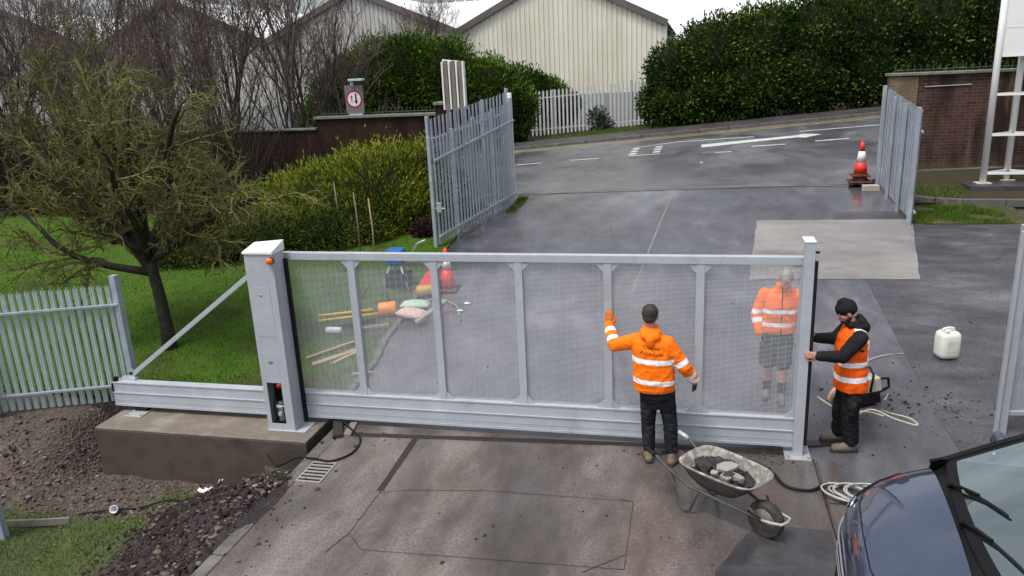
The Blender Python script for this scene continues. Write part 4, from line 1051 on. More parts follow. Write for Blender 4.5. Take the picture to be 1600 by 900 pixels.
def tree_objects(name,label,cat,segs,trunk_levels,mats,group=None):
    t=thing(name,label,cat,(0,0,0),group)
    bt=MB()
    V=[]
    for pts,rs,lev in segs:
        if lev<=trunk_levels: bt.tube(pts,rs,n=8 if lev==0 else 6,caps=True)
        else:
            n=3
            prev=None
            rings=[]
            for i,p in enumerate(pts):
                d,a,b2=ortho(pts[min(i+1,len(pts)-1)]-pts[max(i-1,0)])
                if prev is not None:
                    a=prev-d*prev.dot(d); a=a.normalized() if a.length>1e-6 else ortho(d)[1]; b2=a.cross(d)
                prev=a
                rings.append([p+(a*math.cos(2*PI*k/n)+b2*math.sin(2*PI*k/n))*rs[i] for k in range(n)])
            for i in range(len(pts)-1):
                for k in range(n):
                    k2=(k+1)%n; V+= [rings[i][k][:],rings[i][k2][:],rings[i+1][k2][:],rings[i+1][k][:]]
    bt.build('trunk',mats[0],t,fix=False)
    fast_mesh('crown',np.array(V),4,mats[1],t)
    return t
rg=random.Random(5)
protos=[]
MT['brush']=mat('dark_brush',(.035,.024,.02),(.06,.042,.035),(.03,.028,.018),scale=.8,rough=.9)
for k in range(4):
    sg_=tree_segs(rg,(0,0,-.2),7.6,.14 if k<2 else .10,4 if True else 3,[7,6,4,3],.075,upbias=.45,wiggle=.10,trunk_frac=.22,stems=[3,2,4,2][k],minr=.0055,ratio=.60,ang=(.3,.85))
    protos.append(sg_)
spots=[(-12.4,13.6,1.0,0,'bare tree nearest the round road sign, rising behind the wall'),
(-14.0,14.4,1.08,1,'tall bare tree behind the wall between the sign and the first valley of the roofs'),
(-15.4,13.3,.98,2,'many stemmed bare tree just behind the lower wall'),
(-16.6,15.0,1.12,3,'straight bare tree standing in front of the grey gables'),
(-17.8,13.6,1.0,1,'bare tree with fanned brown branches behind the mossy tree'),
(-19.4,14.6,1.1,0,'bare reddish tree filling the gap between two gables'),
(-20.6,13.4,1.05,2,'clump of thin bare stems above the mossy crown'),
(-22.2,15.2,1.15,3,'tall slim bare tree in front of the second gable'),
(-23.6,13.5,1.05,0,'spreading bare tree behind the left part of the mossy crown'),
(-25.2,14.8,1.12,1,'dark bare tree left of the second gable'),
(-26.6,13.2,1.05,2,'bushy bare tree near the left edge'),
(-28.4,14.6,1.15,0,'bare tree at the far left, half cut by the edge'),
(-18.5,10.6,.80,3,'young bare tree growing on the grass side of the wall'),
(-21.8,9.8,.85,2,'bare thicket tree at the left edge above the lawn'),
(-24.5,10.8,.95,1,'thick bare tree at the left edge, nearest of the thicket'),
(-11.3,14.3,.85,3,'slender bare tree in front of the light green hedge'),
(-13.2,25.6,1.0,2,'bare tree rising behind the light green hedge'),
(-14.8,11.2,.72,0,'young bare tree just left of the golden bush, in front of the dark wall'),
(-16.6,10.2,.78,2,'bare shrubby tree between the golden bush and the mossy tree')]
first={}
MTW=[MT['bark'],MT['twig']]
for i,(x,y,s,k,lab) in enumerate(spots):
    if k not in first:
        o=tree_objects('bare_tree',lab,'tree',protos[k],1,MTW,'bare trees behind the wall'); first[k]=o
    else: o=copy_tree(first[k])
    o['label']=lab
    o.location=(x,y,G(x,y)-.05); o.rotation_euler=(0,0,i*1.7); o.scale=(s*1.05,s*1.05,s*NR.uniform(1.08,1.25))
# mossy tree on the lawn
rg=random.Random(21)
def mossy(seed):
    rg=random.Random(seed); segs=[]
    def limb(p,d,L,r,lev,maxlev):
        n=8 if lev<2 else (6 if lev<3 else 4)
        pts=[p.copy()]; rs=[r]; q=p.copy(); dd=d.copy(); w=(.10,.17,.28,.42,.5)[min(lev,4)]
        for i in range(n):
            dd=dd+Vector((rg.gauss(0,w),rg.gauss(0,w),rg.gauss(0,w*.8)+(.03 if lev<2 else -.01))); dd.normalize(); q=q+dd*(L/n)
            pts.append(q.copy()); rs.append(max(.0030,r*(1-.6*(i+1)/n)))
        segs.append((pts,rs,lev))
        if lev>=maxlev: return
        k=(0,10,9,6,3)[lev]
        for i in range(k):
            t=.15+.85*(i+rg.random())/k; f=t*n; a=min(int(f),n-1); pp=pts[a].lerp(pts[a+1],f-a); rr=rs[a]
            bd=(pts[a+1]-pts[a]).normalized(); _,s1,s2=ortho(bd); ph=rg.uniform(0,2*PI); an=rg.uniform(.4,1.15)
            nd=bd*math.cos(an)+(s1*math.cos(ph)+s2*math.sin(ph))*math.sin(an); nd.z=nd.z*.8+.06; nd.normalize()
            limb(pp,nd,L*rg.uniform(.36,.58)*(1.1-.35*t),max(.004,rr*.6),lev+1,maxlev)
    trunk=[Vector((0,0,-.15)),Vector((.02,0,.2)),Vector((-.02,.03,.55)),Vector((-.07,.05,.85)),Vector((-.09,.06,1.0))]
    segs.append((trunk,[.105,.08,.07,.065,.06],0))
    for a,el,L,r in ((2.9,.55,2.0,.065),(3.9,.75,1.9,.055),(.3,.9,1.7,.06),(5.3,.7,1.7,.05),(1.5,.8,1.9,.055),(2.2,1.15,2.0,.06),(.9,1.25,1.9,.055),(4.6,1.2,1.8,.05),(2.6,.35,1.7,.045),(3.3,1.0,2.1,.05),(6.0,.45,1.5,.045),(3.5,.3,1.8,.045)):
        limb(Vector((-.07,.05,rg.uniform(.75,1.0))),Vector((math.cos(a)*math.cos(el),math.sin(a)*math.cos(el),math.sin(el))),L,r,1,4)
    return segs
mtree=tree_objects('mossy_tree','low spreading leafless tree with mossy olive twigs on the lawn','tree',mossy(4),1,[MT['moss_bark'],MT['lichen_twig']])
mtree.location=(-9.52,1.95,.12); mtree.scale=(1.40,1.2,1.60)
# saplings' stakes
for k,(x,y,h,lab) in enumerate(((-8.81,8.0-.9,1.35,'thin stake left of the taller stake in front of the golden bush'),(-8.0,6.3,1.35,'pale thin stake standing on the lawn in front of the golden bush'),(-7.55,6.0,1.3,'brownish thin stake right of the pale one by the golden bush'))):
    b=MB(); b.tube([(x,y,G(x,y)-.05),(x+.02,y,G(x,y)+h*.5),(x-.01,y,G(x,y)+h)],[.018,.016,.014],n=6); tag(b.build('wooden_stake',MT['old_timber'] if k!=2 else MT['timber']),lab,'stake','stakes on the lawn')
# ================================================================== PEOPLE
def rc(b, p0, r0, p1, r1, n=16):
    p0=Vector(p0); p1=Vector(p1); d,a,c=ortho(p1-p0); vs=[];rings=[]
    for th in (-80,-55,-28): rings.append((p0+d*(r0*math.sin(R(th))),r0*math.cos(R(th))))
    rings += [(p0,r0),(p1,r1)]
    for th in (28,55,80): rings.append((p1+d*(r1*math.sin(R(th))),r1*math.cos(R(th))))
    fs=[]
    for c0,r in rings:
        for k in range(n): vs.append(c0+(a*math.cos(2*PI*k/n)+c*math.sin(2*PI*k/n))*r)
    for i in range(len(rings)-1):
        for k in range(n):
            k2=(k+1)%n; fs.append((i*n+k,i*n+k2,(i+1)*n+k2,(i+1)*n+k))
    fs.append(tuple(range(n))[::-1]); fs.append(tuple((len(rings)-1)*n+k for k in range(n)))
    b.add(vs,fs)
def chain(b, pts, rs):
    for (p,q),(r,s) in zip(zip(pts,pts[1:]),zip(rs,rs[1:])): rc(b,p,r,q,s)
def loft(b, secs, n=24, sq=2.4):
    vs=[];fs=[]
    for c,ax,ay in secs:
        c=Vector(c);ax=Vector(ax);ay=Vector(ay)
        for k in range(n):
            an=2*PI*k/n; co,si=math.cos(an),math.sin(an); e=2/sq
            vs.append(c+ax*(abs(co)**e*(1 if co>=0 else -1))+ay*(abs(si)**e*(1 if si>=0 else -1)))
    for i in range(len(secs)-1):
        for k in range(n):
            k2=(k+1)%n; fs.append((i*n+k,i*n+k2,(i+1)*n+k2,(i+1)*n+k))
    fs.append(tuple(range(n))[::-1]); fs.append(tuple((len(secs)-1)*n+k for k in range(n)))
    b.add(vs,fs)
def frame(fw, up):
    """matrix with local -Y... columns: right, forward, up"""
    f=Vector(fw).normalized(); u=Vector(up); u=(u-f*u.dot(f)).normalized(); r=f.cross(u)
    return Matrix((( r.x,f.x,u.x),(r.y,f.y,u.y),(r.z,f.z,u.z))).to_4x4()
def remesh(name, b, mats, parent, voxel=.006, smooth=4, fold=0, ffreq=9, classify=None, flatten=(1,1,1)):
    me=bpy.data.meshes.new('tmp'); me.from_pydata([tuple(v) for v in b.v],[],b.f)
    bm=bmesh.new(); bm.from_mesh(me); bmesh.ops.recalc_face_normals(bm,faces=bm.faces); bm.to_mesh(me); bm.free()
    o=bpy.data.objects.new('tmp',me); COL.objects.link(o)
    m=o.modifiers.new('r','REMESH'); m.mode='VOXEL'; m.voxel_size=voxel; m.use_smooth_shade=True
    if smooth: s=o.modifiers.new('s','SMOOTH'); s.factor=.5; s.iterations=smooth
    dg=bpy.context.evaluated_depsgraph_get(); dg.update()
    me2=bpy.data.meshes.new_from_object(o.evaluated_get(dg)); me2.name=name
    bpy.data.objects.remove(o); bpy.data.meshes.remove(me)
    off=worldloc(parent)
    if fold:
        nr=[v.normal.copy() for v in me2.vertices]
        for v,n in zip(me2.vertices,nr):
            p=v.co; q=Vector((p.x*ffreq*flatten[0],p.y*ffreq*flatten[1],p.z*ffreq*flatten[2]))
            k=noise.noise(q)+.5*noise.noise(q*2.3); k=1-2*abs(k)
            v.co=p+n*(fold*k)
    mi=[0]*len(me2.polygons)
    if classify:
        for i,p in enumerate(me2.polygons): mi[i]=classify(p.center)
    for v in me2.vertices: v.co-=off
    me2.materials.clear()
    me2.polygons.foreach_set('material_index',mi) if not classify else None
    o=link(name,me2,mats,parent)
    if classify: me2.polygons.foreach_set('material_index',mi)
    me2.polygons.foreach_set('use_smooth',[True]*len(me2.polygons))
    return o
def segt(p,a,b):
    a=Vector(a);b=Vector(b);d=b-a; t=(Vector(p)-a).dot(d)/d.length_squared
    return t,(Vector(p)-(a+d*min(max(t,0),1))).length
def head(b, c, fw, up, s=1.0):
    M=frame(fw,up).to_3x3(); c=Vector(c); W=lambda x,y,z:c+M@Vector((x*s,y*s,z*s))
    b.ell(c+M@Vector((0,-.012*s,.025*s)),(.077*s,.096*s,.092*s),18,12,M=M.to_4x4())
    b.ell(c+M@Vector((0,.018*s,-.03*s)),(.066*s,.076*s,.082*s),18,12,M=M.to_4x4())
    b.ell(c+M@Vector((0,.05*s,-.085*s)),(.036*s,.036*s,.028*s),14,8,M=M.to_4x4())
    rc(b,W(0,.088,.012),.008*s,W(0,.108,-.026),.0135*s,8); b.ell(W(0,.098,-.03),(.02*s,.014*s,.012*s),10,6,M=M.to_4x4())
    rc(b,W(-.04,.078,.022),.011*s,W(.04,.078,.022),.011*s,8)
    rc(b,W(-.018,.085,-.06),.009*s,W(.018,.085,-.06),.009*s,8); rc(b,W(-.045,.06,-.015),.02*s,W(-.05,.05,-.03),.018*s,8); rc(b,W(.045,.06,-.015),.02*s,W(.05,.05,-.03),.018*s,8)
    for e in (-1,1): b.ell(W(e*.079,-.008,-.012),(.010*s,.020*s,.034*s),10,8,M=M.to_4x4())
    return W,M
def face_parts(c,fw,up,body,root,s=1.0):
    M=frame(fw,up).to_3x3(); c=Vector(c); W=lambda x,y,z:c+M@Vector((x*s,y*s,z*s))
    for e in (-1,1):
        b=MB(); b.ell(W(e*.031,.078,.002),(.0125*s,.0125*s,.0105*s),12,8,M=M.to_4x4()); ey=b.build('eye',MT['eye'],root)
        b=MB(); b.ell(W(e*.031,.0885,.001),(.0055*s,.003*s,.0055*s),10,6,M=M.to_4x4()); b.build('iris',MT['iris'],ey)
    b=MB(); rc(b,W(-.02,.0905,-.062),.0062*s,W(.02,.0905,-.062),.0062*s,8); b.build('mouth',MT['lips'],root)
def hand(b, wrist, d, palm, thumb=1, curl=(.3,.35,.3), inflate=0, s=1.0, spread=.06):
    w=Vector(wrist); d=Vector(d).normalized(); n=Vector(palm); n=(n-d*n.dot(d)).normalized(); side=d.cross(n)*thumb
    L=.092*s
    loft(b,[(w-d*.02*s,side*(.026*s+inflate),n*(.019*s+inflate)),(w+d*.025*s,side*(.034*s+inflate),n*(.018*s+inflate)),(w+d*L*.7,side*(.041*s+inflate),n*(.0155*s+inflate)),(w+d*L,side*(.040*s+inflate),n*(.0125*s+inflate))],16,2.3)
    for k,(o,ln) in enumerate(zip((.030,.0105,-.0095,-.029),(.074,.083,.077,.060))):
        p=w+d*L*.93+side*o*s; dd=(d+side*(o/.03)*spread).normalized(); pts=[p]; a=0
        for sg,c in zip((.45,.32,.23),curl):
            a+=c; q=(dd*math.cos(a)+n*math.sin(a)).normalized(); pts.append(pts[-1]+q*ln*sg*s)
        chain(b,pts,[(.0098*s+inflate),(.0092*s+inflate),(.0086*s+inflate),(.0078*s+inflate)])
    p=w+d*.022*s+side*.03*s; t1=(d*.62+side*.72+n*.28).normalized(); t2=(d*.9+side*.30+n*.35).normalized()
    chain(b,[p,p+t1*.042*s,p+t1*.042*s+t2*.032*s,p+t1*.042*s+t2*.058*s],[.0145*s+inflate,.0115*s+inflate,.0105*s+inflate,.0085*s+inflate])
def boot(name, ankle, heel, toe, root, m_, zg, shaft=.12):
    h=Vector(heel); t=Vector(toe); a=Vector(ankle); d=(t-h).normalized(); sd=Vector((-d.y,d.x,0))
    b=MB(); loft(b,[(h+Vector((0,0,.03)),sd*.036,d*0+Vector((0,0,.022))),]) if False else None
    b=MB(); rc(b,h+d*.03+Vector((0,0,.050)),.046,t-d*.04+Vector((0,0,.048)),.048); rc(b,h+d*.045+Vector((0,0,.06)),.046,a+Vector((0,0,shaft-.02)),.052)
    rc(b,h+d*.06+Vector((0,0,.085)),.042,t-d*.09+Vector((0,0,.055)),.04)
    o=remesh(name,b,m_,root,.008,3)
    b=MB(); pr=[(0,.034),(.02,.043),(.08,.040),(.16,.048),(.22,.049),(.26,.034),(.275,.014)]; L=(t-h).length+.03; k=L/.275
    poly=[h-d*.012+d*(u*k)+sd*w for u,w in pr]+[h-d*.012+d*(u*k)-sd*w for u,w in pr[::-1]]
    b.prism([(p.x,p.y,zg+.002) for p in poly],(0,0,.026)); b.build('sole',MT['sole'],o,bevel=.004)
    return o
def eyeband(c,lo,hi): return lo<=c<=hi

# ------------------------------------------------------------------ man with his back to the viewer
def person_a():
    root=thing('person','man in orange hooded top and dark trousers, back turned, one gloved hand on the gate','person',(-1.51,-.42,0))
    shL,elL,wrL=Vector((-1.79,-.41,1.425)),Vector((-2.015,-.33,1.325)),Vector((-2.095,-.10,1.475))
    shR,elR,wrR=Vector((-1.425,-.43,1.41)),Vector((-1.265,-.43,1.14)),Vector((-1.16,-.335,.965))
    hdc=(-1.625,-.405,1.705); hf=(.10,1,-.12); hu=(.02,.1,1)
    kneeL,ankL=Vector((-1.645,-.385,.47)),Vector((-1.635,-.415,.10)); kneeR,ankR=Vector((-1.405,-.39,.47)),Vector((-1.385,-.45,.10))
    hipL,hipR=Vector((-1.63,-.42,.88)),Vector((-1.46,-.42,.88))
    def bodyprims(b):
        head(b,hdc,hf,hu)
        rc(b,(-1.615,-.42,1.48),.062,(-1.622,-.412,1.62),.056)
        loft(b,[((-1.55,-.42,.84),(.16,0,0),(0,.105,0)),((-1.565,-.42,1.0),(.15,0,0),(0,.10,0)),((-1.59,-.42,1.25),(.17,0,0),(0,.11,0)),((-1.61,-.42,1.42),(.16,0,.0),(0,.09,0)),((-1.615,-.42,1.50),(.08,0,0),(0,.06,0))])
        chain(b,[shL,elL,wrL],[.058,.045,.032]); chain(b,[shR,elR,wrR],[.058,.045,.032])
        chain(b,[hipL,kneeL,ankL],[.088,.06,.042]); chain(b,[hipR,kneeR,ankR],[.088,.06,.042])
        hand(b,wrL,(-.05,.35,1),(.1,1,-.3),thumb=-1,curl=(.05,.15,.1),inflate=-.001)
        hand(b,wrR,(.28,.45,-.85),(-1,.2,-.2),thumb=-1,curl=(.3,.35,.3),inflate=-.001)
        for an,tw in ((ankL,(-.06,.25,0)),(ankR,(.10,.24,0))): rc(b,an+Vector((0,0,-.04)),.035,an+Vector(tw)*.6+Vector((0,0,-.055)),.03)
    b=MB(); bodyprims(b); body=remesh('body',b,MT['skin'],root,.0055,2)
    face_parts(hdc,hf,hu,body,root)
    b=MB(); M=frame(hf,hu); c=Vector(hdc); W=lambda x,y,z:c+M.to_3x3()@Vector((x,y,z))
    b.ell(W(0,-.022,.036),(.086,.098,.092),20,14,M=M,jitter=.05); b.ell(W(0,-.062,-.018),(.066,.05,.055),16,10,M=M)
    remesh('hair',b,MT['hair_dark'],root,.006,2,fold=.004,ffreq=60)
    # hooded top
    b=MB()
    loft(b,[((-1.58,-.42,.865),(.215,0,0),(0,.140,0)),((-1.58,-.42,.90),(.222,0,0),(0,.150,0)),((-1.58,-.425,1.0),(.222,0,0),(0,.158,0)),((-1.59,-.425,1.18),(.212,0,0),(0,.150,0)),((-1.60,-.425,1.32),(.218,0,-.01),(0,.148,0)),((-1.605,-.42,1.42),(.205,0,-.015),(0,.128,0)),((-1.61,-.42,1.475),(.15,0,-.01),(0,.10,0)),((-1.615,-.415,1.53),(.088,0,0),(0,.082,0)),((-1.62,-.41,1.585),(.080,0,0),(0,.076,0))])
    chain(b,[shL+Vector((.02,0,-.01)),elL,wrL],[.086,.070,.052]); chain(b,[shR+Vector((-.02,0,-.01)),elR,wrR],[.088,.072,.056])
    rc(b,(-1.655,-.50,1.50),.062,(-1.575,-.50,1.495),.062); rc(b,(-1.615,-.545,1.42),.035,(-1.615,-.535,1.47),.055); rc(b,(-1.69,-.45,1.53),.04,(-1.55,-.45,1.525),.04)
    def cls(p):
        for a_,e_,w_ in ((shL,elL,wrL),(shR,elR,wrR)):
            t,d=segt(p,e_,w_); t2,d2=segt(p,a_,e_)
            if t>0.02 and d<.09 and d<=d2+.004:
                if (.16<t<.36 or .60<t<.80) and a_ is shL: return 1
                if .42<t<.66 and a_ is shR: return 1
            elif t2>.35 and d2<.10 and a_ is shR and .70<t2<.90 and p.x>-1.40: return 1
        if p.x<-1.82 or (p.x>-1.37 and p.z>1.0): return 0
        z=p.z+.06*(p.x+1.6)
        if 1.205<z<1.262 or .972<z<1.026: return 1
        if z<.895: return 0
        return 0
    jk=remesh('hooded_top',b,[MT['orange_cloth'],MT['reflective']],root,.0065,3,fold=.0065,ffreq=7,flatten=(1,1,1.3),classify=cls)
    b=MB(); loft(b,[((-1.55,-.42,.66),(.10,0,0),(0,.085,0)),((-1.555,-.42,.80),(.178,0,0),(0,.125,0)),((-1.565,-.42,.90),(.182,0,0),(0,.122,0))])
    chain(b,[hipL+Vector((.0,0,-.03)),kneeL,ankL+Vector((0,0,.055))],[.100,.078,.064]); chain(b,[hipR+Vector((0,0,-.03)),kneeR,ankR+Vector((0,0,.055))],[.100,.078,.064])
    remesh('trousers',b,MT['dark_trousers'],root,.0075,3,fold=.007,ffreq=9,flatten=(1,1,1.8))
    boot('boot',ankL,(-1.622,-.50,0),(-1.685,-.22,0),root,MT['boot_tan'],0); boot('boot',ankR,(-1.40,-.535,0),(-1.27,-.285,0),root,MT['boot_tan'],0)
    b=MB(); hand(b,wrL,(-.05,.35,1),(.1,1,-.3),thumb=-1,curl=(.05,.15,.1),inflate=.0035); rc(b,wrL-Vector((-.03,.10,.08))*.15,.044,wrL+Vector((0,.02,.02)),.040)
    remesh('glove',b,MT['glove_orange'],root,.0055,2)
    b=MB(); hand(b,wrR,(.28,.45,-.85),(-1,.2,-.2),thumb=-1,curl=(.3,.35,.3),inflate=.003); remesh('glove',b,MT['glove_grey'],root,.0055,2)
    # two printed lines on the back
    bpy.context.view_layer.update()
    from mathutils.bvhtree import BVHTree
    off=root.location; bv=BVHTree.FromPolygons([v.co+off for v in jk.data.vertices],[tuple(p.vertices) for p in jk.data.polygons])
    b=MB()
    for txt,zz,sz in (('Onsite',1.372,.062),('Ainsdale',1.312,.068)):
        cu=bpy.data.curves.new('t','FONT'); cu.body=txt; cu.size=sz; cu.align_x='CENTER'; cu.resolution_u=3
        ob=bpy.data.objects.new('t',cu); COL.objects.link(ob); dg=bpy.context.evaluated_depsgraph_get(); dg.update()
        m2=bpy.data.meshes.new_from_object(ob.evaluated_get(dg)); bpy.data.objects.remove(ob)
        bm=bmesh.new(); bm.from_mesh(m2); bmesh.ops.triangulate(bm,faces=bm.faces); bmesh.ops.subdivide_edges(bm,edges=[e for e in bm.edges if e.calc_length()>.015],cuts=1); bmesh.ops.triangulate(bm,faces=bm.faces)
        vs=[]
        for v in bm.verts:
            x=-1.605+v.co.x*1.05; z=zz+v.co.y-.10*(x+1.6); h=bv.ray_cast(Vector((x,-1.2,z)),Vector((0,1,0)))[0]
            vs.append((x,(h.y if h else -.56)-.0035,z))
        b.add(vs,[[v.index for v in f.verts] for f in bm.faces]); bm.free()
    b.build('back_lettering',MT['print_ink'],root,fix=False)
person_a()

# ------------------------------------------------------------------ man in vest and beanie at the post
def person_b():
    root=thing('person','man in orange vest over black hoodie and black beanie, gripping the gate end post','person',(.5,.2,0))
    shN,elN,wrN=Vector((.545,.0,1.375)),Vector((.375,-.07,1.185)),Vector((.135,-.145,1.215))
    shF,elF,wrF=Vector((.52,.39,1.39)),Vector((.36,.35,1.24)),Vector((.145,.185,1.30))
    hdc=Vector((.425,.185,1.605)); hf=(-1,-.12,-.45); hu=(-.45,0,1)
    hipN,hipF=Vector((.55,.115,.86)),Vector((.53,.285,.86)); kneeN,ankN=Vector((.525,.10,.46)),Vector((.56,.10,.10)); kneeF,ankF=Vector((.475,.30,.46)),Vector((.475,.33,.10))
    b=MB(); head(b,hdc,hf,hu); rc(b,(.53,.195,1.42),.062,(.45,.19,1.545),.056)
    loft(b,[((.54,.2,.82),(.105,0,0),(0,.155,0)),((.535,.2,1.0),(.105,0,0),(0,.155,0)),((.525,.2,1.22),(.12,0,0),(0,.175,0)),((.53,.2,1.38),(.10,0,0),(0,.16,0)),((.53,.2,1.46),(.06,0,0),(0,.08,0))])
    chain(b,[shN,elN,wrN],[.058,.045,.031]); chain(b,[shF,elF,wrF],[.058,.045,.031]); chain(b,[hipN,kneeN,ankN],[.088,.06,.042]); chain(b,[hipF,kneeF,ankF],[.088,.06,.042])
    hand(b,wrN,(-1,-.10,.10),(0,1,0),thumb=1,curl=(.25,.55,.5)); hand(b,wrF,(-1,-.35,.15),(0,-1,0),thumb=1,curl=(.2,.5,.5))
    for an in (ankN,ankF): rc(b,an+Vector((0,0,-.04)),.035,an+Vector((-.16,-.01,-.055)),.03)
    body=remesh('body',b,MT['skin'],root,.0055,2); face_parts(hdc,hf,hu,body,root)
    M=frame(hf,hu); W=lambda x,y,z:hdc+M.to_3x3()@Vector((x,y,z))
    b=MB(); b.ell(W(0,-.014,.048),(.094,.112,.092),20,14,M=M); b.ell(W(0,-.05,.02),(.088,.075,.07),16,10,M=M); b.ell(W(0,-.01,.13),(.05,.06,.03),12,8,M=M)
    remesh('beanie',b,MT['black_cloth'],root,.006,3,fold=.003,ffreq=30)
    b=MB(); b.ell(W(0,.045,-.082),(.052,.048,.040),14,8,M=M); b.ell(W(0,.012,-.06),(.07,.05,.05),14,8,M=M); remesh('beard',b,MT['hair_dark'],root,.006,2,fold=.003,ffreq=50)
    b=MB(); loft(b,[((.54,.2,.84),(.130,0,0),(0,.18,0)),((.535,.2,1.0),(.13,0,0),(0,.185,0)),((.525,.2,1.22),(.14,0,0),(0,.20,0)),((.525,.2,1.37),(.12,0,0),(0,.195,0)),((.525,.2,1.44),(.085,0,0),(0,.12,0)),((.50,.195,1.52),(.072,0,0.02),(0,.075,0))])
    chain(b,[shN,elN,wrN],[.083,.068,.050]); chain(b,[shF,elF,wrF],[.083,.068,.050])
    rc(b,(.60,.13,1.47),.058,(.60,.27,1.47),.058); rc(b,(.585,.12,1.525),.035,(.585,.28,1.525),.035); rc(b,(.47,.10,1.48),.03,(.47,.29,1.48),.03); rc(b,(.635,.2,1.42),.05,(.63,.2,1.45),.055)
    remesh('hoodie',b,MT['black_cloth'],root,.0065,3,fold=.006,ffreq=8)
    b=MB(); loft(b,[((.53,.2,.735),(.172,0,0),(0,.212,0)),((.53,.2,.80),(.174,0,0),(0,.214,0)),((.52,.2,1.0),(.160,0,0),(0,.205,0)),((.515,.2,1.20),(.168,0,0),(0,.208,0)),((.52,.2,1.33),(.152,0,0),(0,.196,0)),((.525,.2,1.415),(.115,0,0),(0,.165,0)),((.53,.2,1.455),(.075,0,0),(0,.11,0))])
    def cls(p):
        z=p.z-.05*(p.x-.52)
        if .862<z<.922 or 1.035<z<1.092: return 1
        if p.z>1.09 and abs(abs(p.y-.2)-.125)<.025 and p.x>.5: return 1
        return 0
    remesh('vest',b,[MT['orange_vest'],MT['reflective']],root,.0065,3,fold=.007,ffreq=6,flatten=(1,1,1.4),classify=cls)
    b=MB(); loft(b,[((.535,.2,.62),(.10,0,0),(0,.15,0)),((.54,.2,.78),(.13,0,0),(0,.185,0)),((.54,.2,.86),(.125,0,0),(0,.18,0))])
    chain(b,[hipN+Vector((0,0,-.04)),kneeN,ankN+Vector((0,0,.045))],[.110,.090,.080]); chain(b,[hipF+Vector((0,0,-.04)),kneeF,ankF+Vector((0,0,.045))],[.110,.090,.080]); rc(b,(.53,-.01,.60),.04,(.525,-.01,.50),.04)
    remesh('trousers',b,MT['grey_trousers'],root,.0075,3,fold=.008,ffreq=9,flatten=(1,1,1.8))
    boot('boot',ankN,(.625,.10,0),(.36,.06,0),root,MT['boot_grey'],0); boot('boot',ankF,(.54,.335,.01),(.28,.31,.01),root,MT['boot_grey'],.004)
person_b()

